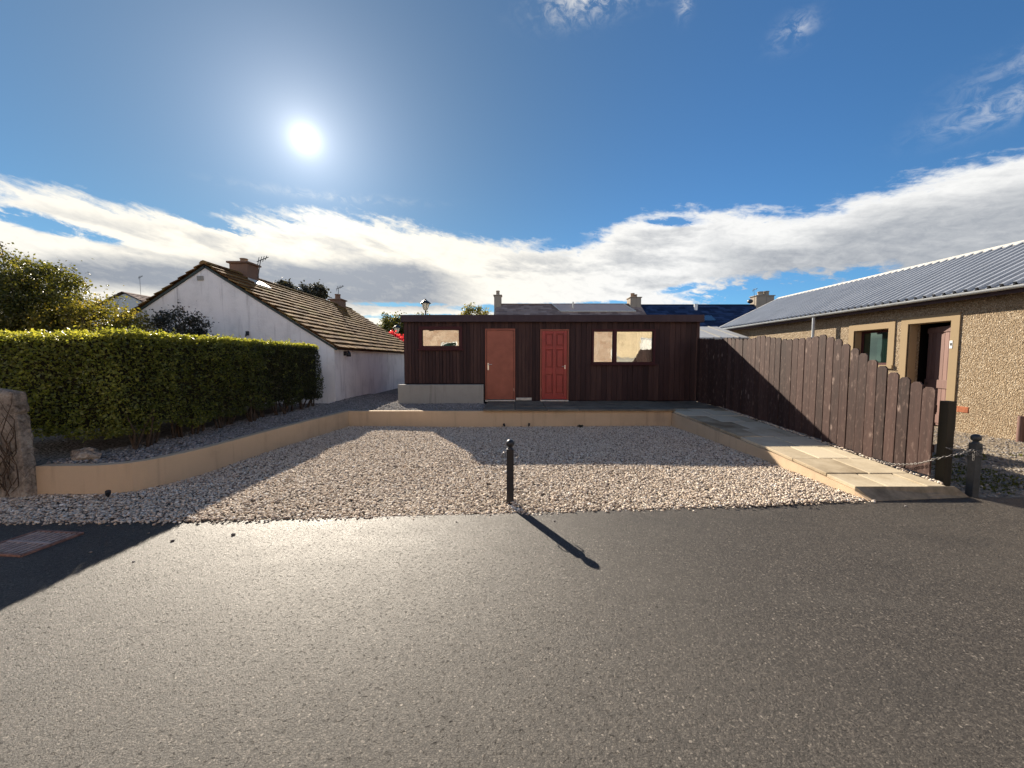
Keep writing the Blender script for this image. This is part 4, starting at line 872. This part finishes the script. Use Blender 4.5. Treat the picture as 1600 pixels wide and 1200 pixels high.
def bollard(x, y, zt, label, m, hooks):
    t = thing('bollard', (x, y, 0), label, 'bollard', 'ball-topped bollards along the road edge'); h = .039
    b = MB(); b.box(x - h, x + h, y - h, y + h, -.05, zt); b.build('post', m, t, bevel=.006)
    b = MB(); b.lathe((x, y, zt), [(.030, 0), (.030, .012), (.022, .016), (.022, .026)], 14); b.ball((x, y, zt + .058), .046, 16); b.build('ball_cap', m, t)
    if hooks:
        for s in (1, -1):
            b = MB(); b.tube([(x + s * (h + .001), y, zt - .045), (x + s * (h + .03), y, zt - .04), (x + s * (h + .045), y, zt - .055), (x + s * (h + .045), y, zt - .09), (x + s * (h + .03), y, zt - .10)], .006, 6); b.build('hook', M['galv'], t)
    return t
bollard(-.02, 4.17, .625, 'slim black ball-topped bollard standing alone at the gravel edge in the middle', M['blackpaint'], True)
bollard(5.40, 4.42, .635, 'dark grey ball-topped bollard with a chain wrapped round it by the fence end', M['grey_post'], False)
def chain():
    b = MB()
    run = catmull([(5.355, 4.40, .56), (5.25, 4.46, .49), (5.17, 4.60, .405), (5.165, 4.77, .305), (5.16, 4.95, .235), (5.155, 5.14, .19), (5.15, 5.30, .185), (5.145, 5.45, .195)], 22)
    run_b = catmull([(5.36, 4.46, .55), (5.29, 4.54, .53), (5.256, 4.598, .54)], 14)
    runs.append(run_b)
    for (z, zz, tilt) in ((.56, .0, .02), (.50, .0, -.03), (.535, .0, .04)):
        c = Vector((5.40, 4.42, z)); h = .048
        ring = [c + Vector((sx * h, sy * h, tilt * sx)) for sx, sy in ((-1, -1), (1, -1), (1, 1), (-1, 1), (-1, -1))]
        run2 = []
        for p, q in zip(ring, ring[1:]): run2 += [p.lerp(q, k / 5) for k in range(5)]
        runs.append(run2)
    runs.append(run)
    tail = [Vector((5.345, 4.385, .56 - .03 * k)) for k in range(5)]; runs.append(tail)
    for rn in runs:
        L = 0; links = [rn[0]]
        for p, q in zip(rn, rn[1:]):
            L += (q - p).length
            if L > .026: links.append(q); L = 0
        for i, (p, q) in enumerate(zip(links, links[1:])):
            d = (q - p).normalized(); side = d.cross(Z_) if abs(d.z) < .9 else d.cross(X_); side.normalize(); up = side.cross(d)
            b.torus((p + q) / 2, d, side if i % 2 else up, 0.0105, .0025, 10, 5, random.random(), 1.75)
    tag(b.build('chain', M['galv'], loc=(5.3, 4.8, .2)), 'galvanised steel chain looped round the bollard and trailing to the fence foot', 'chain')
runs = []; chain()
def drain():
    t = thing('drain_grate', (-4.2, 3.26, 0), 'rusty iron drain grate set in the shaded asphalt', 'drain'); a = R(-6); u = Vector((math.cos(a), math.sin(a), 0)); v = Vector((-math.sin(a), math.cos(a), 0)); c = Vector((-4.21, 3.26, 0)); hx, hy = .235, .20
    b = MB(); b.obox(c + Z_ * .003, u, v, Z_, hx - .01, hy - .01, .002); b.build('gully', M['darkvoid'], t)
    b = MB()
    for s in (1, -1): b.obox(c + v * (s * hy) + Z_ * .008, u, v, Z_, hx + .012, .014, .010); b.obox(c + u * (s * hx) + Z_ * .008, u, v, Z_, .014, hy - .0145, .0095)
    b.build('frame', M['rust'], t, bevel=.003)
    b = MB()
    for k in range(8): b.obox(c + u * (-hx + .045 + k * .0543) + Z_ * .009, u, v, Z_, .0115, hy - .016, .005, random.random())
    b.obox(c + Z_ * .0105, u, v, Z_, hx - .016, .014, .005); b.build('bars', M['wornbar'], t)
drain()
def spotlight(x, y, z, label, lean, copy=None):
    t = thing('garden_spotlight', (x, y, z), label, 'garden light', 'small dark garden lights at the foot of the low wall')
    b = MB(); b.tube([(x, y, z - .03), (x, y, z + .035)], .007, 6); b.build('spike', M['blackpaint'], t)
    d = Vector((lean, -.25, 1)).normalized(); c = Vector((x, y, z + .03)); b = MB(); b.tube([c, c + d * .015, c + d * .07, c + d * .072], [.012, .022, .026, .024], 10); b.build('lamp_head', M['blackpaint'], t)
spotlight(-4.66, 4.34, .0, 'small black garden spotlight below the curved end of the low wall near the pillar', .3)
spotlight(-.17, 9.02, .0, 'small dark garden light tilted against the low wall behind the middle bollard', -.5)
spotlight(.40, 9.03, .0, 'small dark upright garden light at the wall foot below the terracotta door', .1)
def weed(x, y, z, n, s, label, m='privet'):
    P = np.tile(np.array([[x, y, z]]), (n, 1)) + rng.normal(size=(n, 3)) * [s * .4, s * .25, s * .1]; V, F, va = leaf_geo(P, s, rng.random(n), up=1.4); o = np_mesh('weed', V, F, va, M[m], None, (x, y, z)); tag(o, label, 'weed')
weed(1.62, 9.03, .0, 60, .06, 'dark tuft of weed at the foot of the low wall right of the panelled door', 'darkleaf')
weed(5.27, 4.62, .0, 70, .05, 'small green weed between the ramp end and the fence post')
def pillar():
    t = thing('gate_pillar', (-5.76, 4.42, 0), 'leaning weathered stone gate pillar with dead ivy stems at the left end of the low wall', 'gate pillar')
    bm = bmesh.new(); bmesh.ops.create_grid(bm, x_segments=1, y_segments=1); bm.free()
    nx, nzv = 14, 64; V = []; F = []
    x0, x1, y0, y1, H = -6.05, -5.585, 4.31, 4.43, 1.23
    ring = [(x0 + (x1 - x0) * i / nx, y0) for i in range(nx)] + [(x1, y0 + (y1 - y0) * i / nx) for i in range(nx)] + [(x1 - (x1 - x0) * i / nx, y1) for i in range(nx)] + [(x0, y1 - (y1 - y0) * i / nx) for i in range(nx)]
    n = len(ring); cx, cy = (x0 + x1) / 2, (y0 + y1) / 2
    for j in range(nzv + 1):
        z = -.05 + (H + .05) * j / nzv; u = j / nzv
        groove = .07 * math.exp(-((z - .98) / .022) ** 2) + .05 * math.exp(-((z - .62 - .04 * math.sin(7 * u)) / .02) ** 2) + .05 * math.exp(-((z - 1.12) / .018) ** 2)
        tap = (1.0 - .06 * u + (.05 if z > 1.0 else 0)) - groove - (.10 * max(0, (z - 1.13) / .1))
        for (x, y) in ring:
            d = mnoise.noise(Vector((x * 6, y * 6, z * 5))) * .034 + mnoise.noise(Vector((x * 17, y * 17, z * 15))) * .022
            V.append((cx + (x - cx) * (tap + d * 2) - .02 * u + (.06 * (1 - u) if x > cx else 0) * .6, cy + (y - cy) * (tap + d * 2), z + d * .2))
    for j in range(nzv): F += [(j * n + i, j * n + (i + 1) % n, (j + 1) * n + (i + 1) % n, (j + 1) * n + i) for i in range(n)]
    V.append((cx - .03, cy, H + .05)); F += [(nzv * n + i, nzv * n + (i + 1) % n, len(V) - 1) for i in range(n)]
    b = MB(); b.add(V, F, .5, True); b.build('shaft', M['pillar'], t)
    b = MB()
    for k in range(30):
        x = random.uniform(x0 + .02, x1 - .05); z = random.uniform(-.02, .55); pts = []
        for j in range(7): pts.append((x, 4.288 + random.uniform(-.012, .004) - .0, z)); x = min(x1 - .02, max(x0 + .0, x + random.uniform(-.09, .09))); z += random.uniform(.07, .14)
        b.tube(pts, [.006, .005, .005, .0045, .004, .003, .002], 5)
    b.build('ivy_stems', M['bark'], t)
pillar()
def boulder(c, r, label):
    bm = bmesh.new(); bmesh.ops.create_icosphere(bm, subdivisions=3, radius=1)
    for v in bm.verts:
        d = 1 + mnoise.noise(v.co * 1.6 + Vector(c)) * .35 + mnoise.noise(v.co * 5) * .08; v.co = Vector((v.co.x * r[0] * d, v.co.y * r[1] * d, v.co.z * r[2] * d))
    me = bpy.data.meshes.new('boulder'); bm.to_mesh(me); bm.free(); me.materials.append(M['pillar']); o = _link('boulder', me, None, Vector(c)); tag(o, label, 'rock')
boulder((-5.30, 4.72, .40), (.15, .09, .11), 'grey stone block lying under the hedge beside the gate pillar')

# ---------------------------------------------------------------- hedge
def hedge():
    x0, x1, y0, y1, z0, z1 = -7.8, -5.05, 4.85, 10.25, .56, 1.95
    t = thing('hedge', (-5.8, 7.6, .35), 'long clipped privet hedge with a sunlit top, along the raised gravel strip', 'hedge')
    b = MB(); b.box(x0 + .2, x1 - .12, y0 + .14, y1 - .14, z0 + .14, z1 - .055); b.build('light_block_core', plain('dark hedge core', (.022, .020, .012), .95, .1, var=.5, scale=30, bmp=.8), t)  # solid dark box added inside to stop sun leaking through the leaves
    faces = [('x', x1, 1, 24000), ('z', z1, 1, 28000), ('y', y0, -1, 12000), ('y', y1, 1, 6000), ('x', x0, -1, 6000)]
    Ps, Vs = [], []
    for ax, val, s, n in faces:
        if ax == 'x': P = np.stack([np.full(n, val), rng.uniform(y0, y1, n), rng.uniform(z0 - .12, z1, n)], 1)
        elif ax == 'y': P = np.stack([rng.uniform(x0, x1, n), np.full(n, val), rng.uniform(z0 - .12, z1, n)], 1)
        else: P = np.stack([rng.uniform(x0, x1, n), rng.uniform(y0, y1, n), np.full(n, val)], 1)
        # round the long edges, then push in and out by a lumpy field
        c = np.array([(x0 + x1) / 2, (y0 + y1) / 2, (z0 + z1) / 2]); hsz = np.array([(x1 - x0) / 2, (y1 - y0) / 2, (z1 - z0) / 2]); rr = .16
        q = P - c; inner = np.clip(q, -(hsz - rr), hsz - rr); dd = q - inner; L = np.linalg.norm(dd, axis=1) + 1e-9; nrm = dd / L[:, None]
        lump = np.array([mnoise.noise(Vector((p[0] * 1.5, p[1] * 1.5, p[2] * 1.5))) * .075 + mnoise.noise(Vector((p[0] * 5, p[1] * 5, p[2] * 5))) * .05 for p in P])
        depth = -np.abs(rng.normal(0, .075, n)) * (.45 if ax == 'z' else 1.); out = np.where(rng.random(n) < .035, rng.uniform(.0, .06, n), 0)
        if ax == 'z': lump = lump * .8
        Pn = c + inner + nrm * (rr + lump + depth + out)[:, None]
        low = (P[:, 2] < z0 + .1); ragged = np.array([mnoise.noise(Vector((p[1] * 2.2, 0, 3.))) for p in P]) * .34 + .03
        keep = Pn[:, 2] > (z0 - .04 + ragged)
        v = .30 + lump * 3.0 + rng.normal(0, .17, n) + depth * 1.2 + np.clip((7.4 - P[:, 1]) / 5, -.5, .5) * .9  # leaf colour lightens towards the near end in place of sun shining through
        if ax == 'z': v = v + .30  # top face lighter too: sunlit tone put into the leaf colour
        Ps.append(Pn[keep]); Vs.append(v[keep])
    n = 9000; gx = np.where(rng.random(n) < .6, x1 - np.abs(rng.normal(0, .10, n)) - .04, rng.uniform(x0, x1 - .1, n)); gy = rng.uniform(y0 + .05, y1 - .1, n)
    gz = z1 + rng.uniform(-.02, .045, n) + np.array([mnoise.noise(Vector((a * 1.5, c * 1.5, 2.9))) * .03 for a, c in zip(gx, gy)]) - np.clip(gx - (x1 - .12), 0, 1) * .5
    Ps.append(np.stack([gx, gy, gz], 1)); Vs.append(rng.uniform(.72, 1.05, n))  # extra top-edge leaves coloured lighter to paint the sunlit rim
    for _ in range(170):                       # stray shoots the shears missed
        on_top = random.random() < .62; y = random.uniform(y0 + .1, y1 - .1)
        base = np.array([random.uniform(x1 - .7, x1 - .08), y, z1 - .01]) if on_top else np.array([x1 - .02, y, random.uniform(z0 + .2, z1 - .15)])
        d = np.array([random.uniform(-.3, .4), random.uniform(-.4, .4), 1.]) if on_top else np.array([1., random.uniform(-.7, .7), random.uniform(-.1, .8)])
        L = random.uniform(.05, .15); k = random.randint(7, 14); q = rng.random(k); Ps.append(base + np.outer(q * L, d / np.linalg.norm(d)) + rng.normal(size=(k, 3)) * .012); Vs.append(rng.uniform(.45, 1., k))
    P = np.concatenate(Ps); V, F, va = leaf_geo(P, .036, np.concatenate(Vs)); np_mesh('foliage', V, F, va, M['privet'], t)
    for k in range(22):
        y = 5.2 + k * .232; x = x1 - .22 + random.uniform(-.12, .1); base = Vector((x, y + random.uniform(-.08, .08), .33)); b = MB()
        for j in range(random.choice((2, 3, 3, 4))):
            e = base + Vector((random.uniform(-.15, .14), random.uniform(-.22, .22), random.uniform(.45, .65))); b.tube([base + Vector((random.uniform(-.03, .03), random.uniform(-.04, .04), -.02)), base.lerp(e, .5) + Vector((random.uniform(-.05, .05), random.uniform(-.05, .05), 0)), e], [.020, .015, .008], 6)
        b.build('stem', M['bark'], t)
hedge()

# ---------------------------------------------------------------- trees and shrubs
G = .33
tree('garden_tree', 'tall dark olive tree at the far left above the hedge', 'tree', (-12.2, 9.7, G), 1.5, .11,
     [((-12.5, 9.7, 2.7), (1.5, 1.2, 1.05), 120, 13000), ((-11.3, 9.5, 3.1), (1.0, .9, .8), 60, 7000), ((-12.4, 9.8, 3.38), (1.25, 1., .85), 70, 8000), ((-11.8, 9.4, 2.1), (1.4, .8, .8), 50, 5000)], .062, M['treeleaf'], .14, sprays=16)
tree('garden_shrub', 'loose yellow-green shrub between the tall olive tree and the dark shrub', 'shrub', (-9.9, 9.4, G), .9, .06,
     [((-10.1, 9.4, 2.3), (.95, .7, .75), 60, 5200), ((-9.2, 9.4, 2.15), (.65, .6, .55), 34, 2200), ((-10.8, 9.3, 2.5), (.5, .5, .6), 26, 2200)], .055, M['yellowleaf'], .12, sprays=16)
tree('dark_shrub', 'dark purplish shrub in front of the white gable, above the hedge', 'shrub', (-8.15, 9.6, G), 1.1, .05,
     [((-8.25, 9.6, 2.42), (.55, .45, .42), 40, 3600), ((-8.2, 9.6, 2.0), (.6, .5, .35), 26, 1800)], .05, M['darkleaf'], .09, sprays=16)
tree('far_tree', 'dark treetop showing behind the tiled cottage roof left of its second chimney', 'tree', (-15.8, 30, 0), 4.5, .2,
     [((-15.2, 30, 6.75), (.8, .7, .7), 26, 2200), ((-17.6, 30, 7.0), (.6, .6, .6), 20, 1500), ((-16.4, 30, 6.7), (.7, .6, .6), 18, 1500)], .17, M['darkleaf'], .17, sprays=3)
tree('round_tree', 'green tree beyond the lamps in the gap between cottage and timber building', 'tree', (-13.3, 45, 0), 3, .25,
     [((-13.6, 45, 4.8), (1.9, 1.5, 1.8), 70, 5000), ((-11.2, 45, 5.2), (1.8, 1.4, 1.6), 60, 4200)], .22, M['treeleaf'], .3, sprays=6)
tree('flowering_bush', 'bush covered in pink red flowers below the small white lamp', 'bush', (-7.2, 23.5, 0), 1.6, .08,
     [((-7.2, 23.5, 2.35), (.6, .5, .85), 30, 2600)], .12, M['redleaf'], .13)
tree('roofline_bush', 'pale leafy bush with upright shoots behind the timber building roof beside the stone chimney', 'bush', (-1.9, 20.4, 0), 2.6, .08,
     [((-1.85, 20.4, 3.9), (.85, .5, .6), 34, 2400)], .085, M['yellowleaf'], .12, sprays=34)

# ---------------------------------------------------------------- street lamps
def lamp(x, y, zt, s, label, zl):
    t = thing('street_lamp', (x, y, 0), label, 'street lamp', 'old-style lantern street lamps')
    b = MB(); b.tube([(x, y, -.05), (x, y, .7), (x, y, .75), (x, y, zl)], [.09, .08, .055, .04], 10); b.build('post', M['blackpaint'], t)
    b = MB(); b.lathe((x, y, zl), [(.05 * s, 0), (.11 * s, .02), (.26 * s, .44 * s), (.25 * s, .45 * s)], 6); b.build('glass', M['bulb'], t)
    b = MB(); b.lathe((x, y, zl + .45 * s), [(.36 * s, -.01), (.36 * s, .02), (.20 * s, .16 * s), (.06 * s, .24 * s), (.05 * s, .30 * s), (.001, .34 * s)], 6)
    for k in range(6): a = 2 * math.pi * k / 6; b.tube([(x + .11 * s * math.cos(a), y + .11 * s * math.sin(a), zl + .02), (x + .265 * s * math.cos(a), y + .265 * s * math.sin(a), zl + .44 * s)], .014, 4)
    b.build('lantern_cap', M['blackpaint'], t)
lamp(-4.9, 22, 5.04, .85, 'black lantern street lamp rising above the left end of the timber building roof', 4.40)
lamp(-11.9, 40, 5.18, 1.2, 'smaller more distant lantern lamp in front of the green tree, just above the pink flowers', 4.35)
# ---------------------------------------------------------------- loose stones lying on the road
for k, (x, y, s) in enumerate([(-3.35, 3.45, .018), (-3.0, 3.3, .022), (-3.5, 3.1, .018), (-2.55, 3.42, .026), (-.55, 3.7, .014), (.42, 3.72, .016), (-3.0, 2.95, .014), (4.3, 4.1, .018)]):
    b = MB(); s *= .62; bmx = ICO_V * (1 + rng.uniform(-.2, .2, (12, 1))) * np.array([s * 1.3, s, s * .7]) + np.array([x, y, s * .5]); o = np_mesh('pebble', bmx, ICO_F, np.full(20, .1 * k), M['slatechip'], None, (x, y, 0), True); tag(o, 'single dark loose pebble lying on the asphalt near the gravel edge', 'pebble', 'loose pebbles on the road')
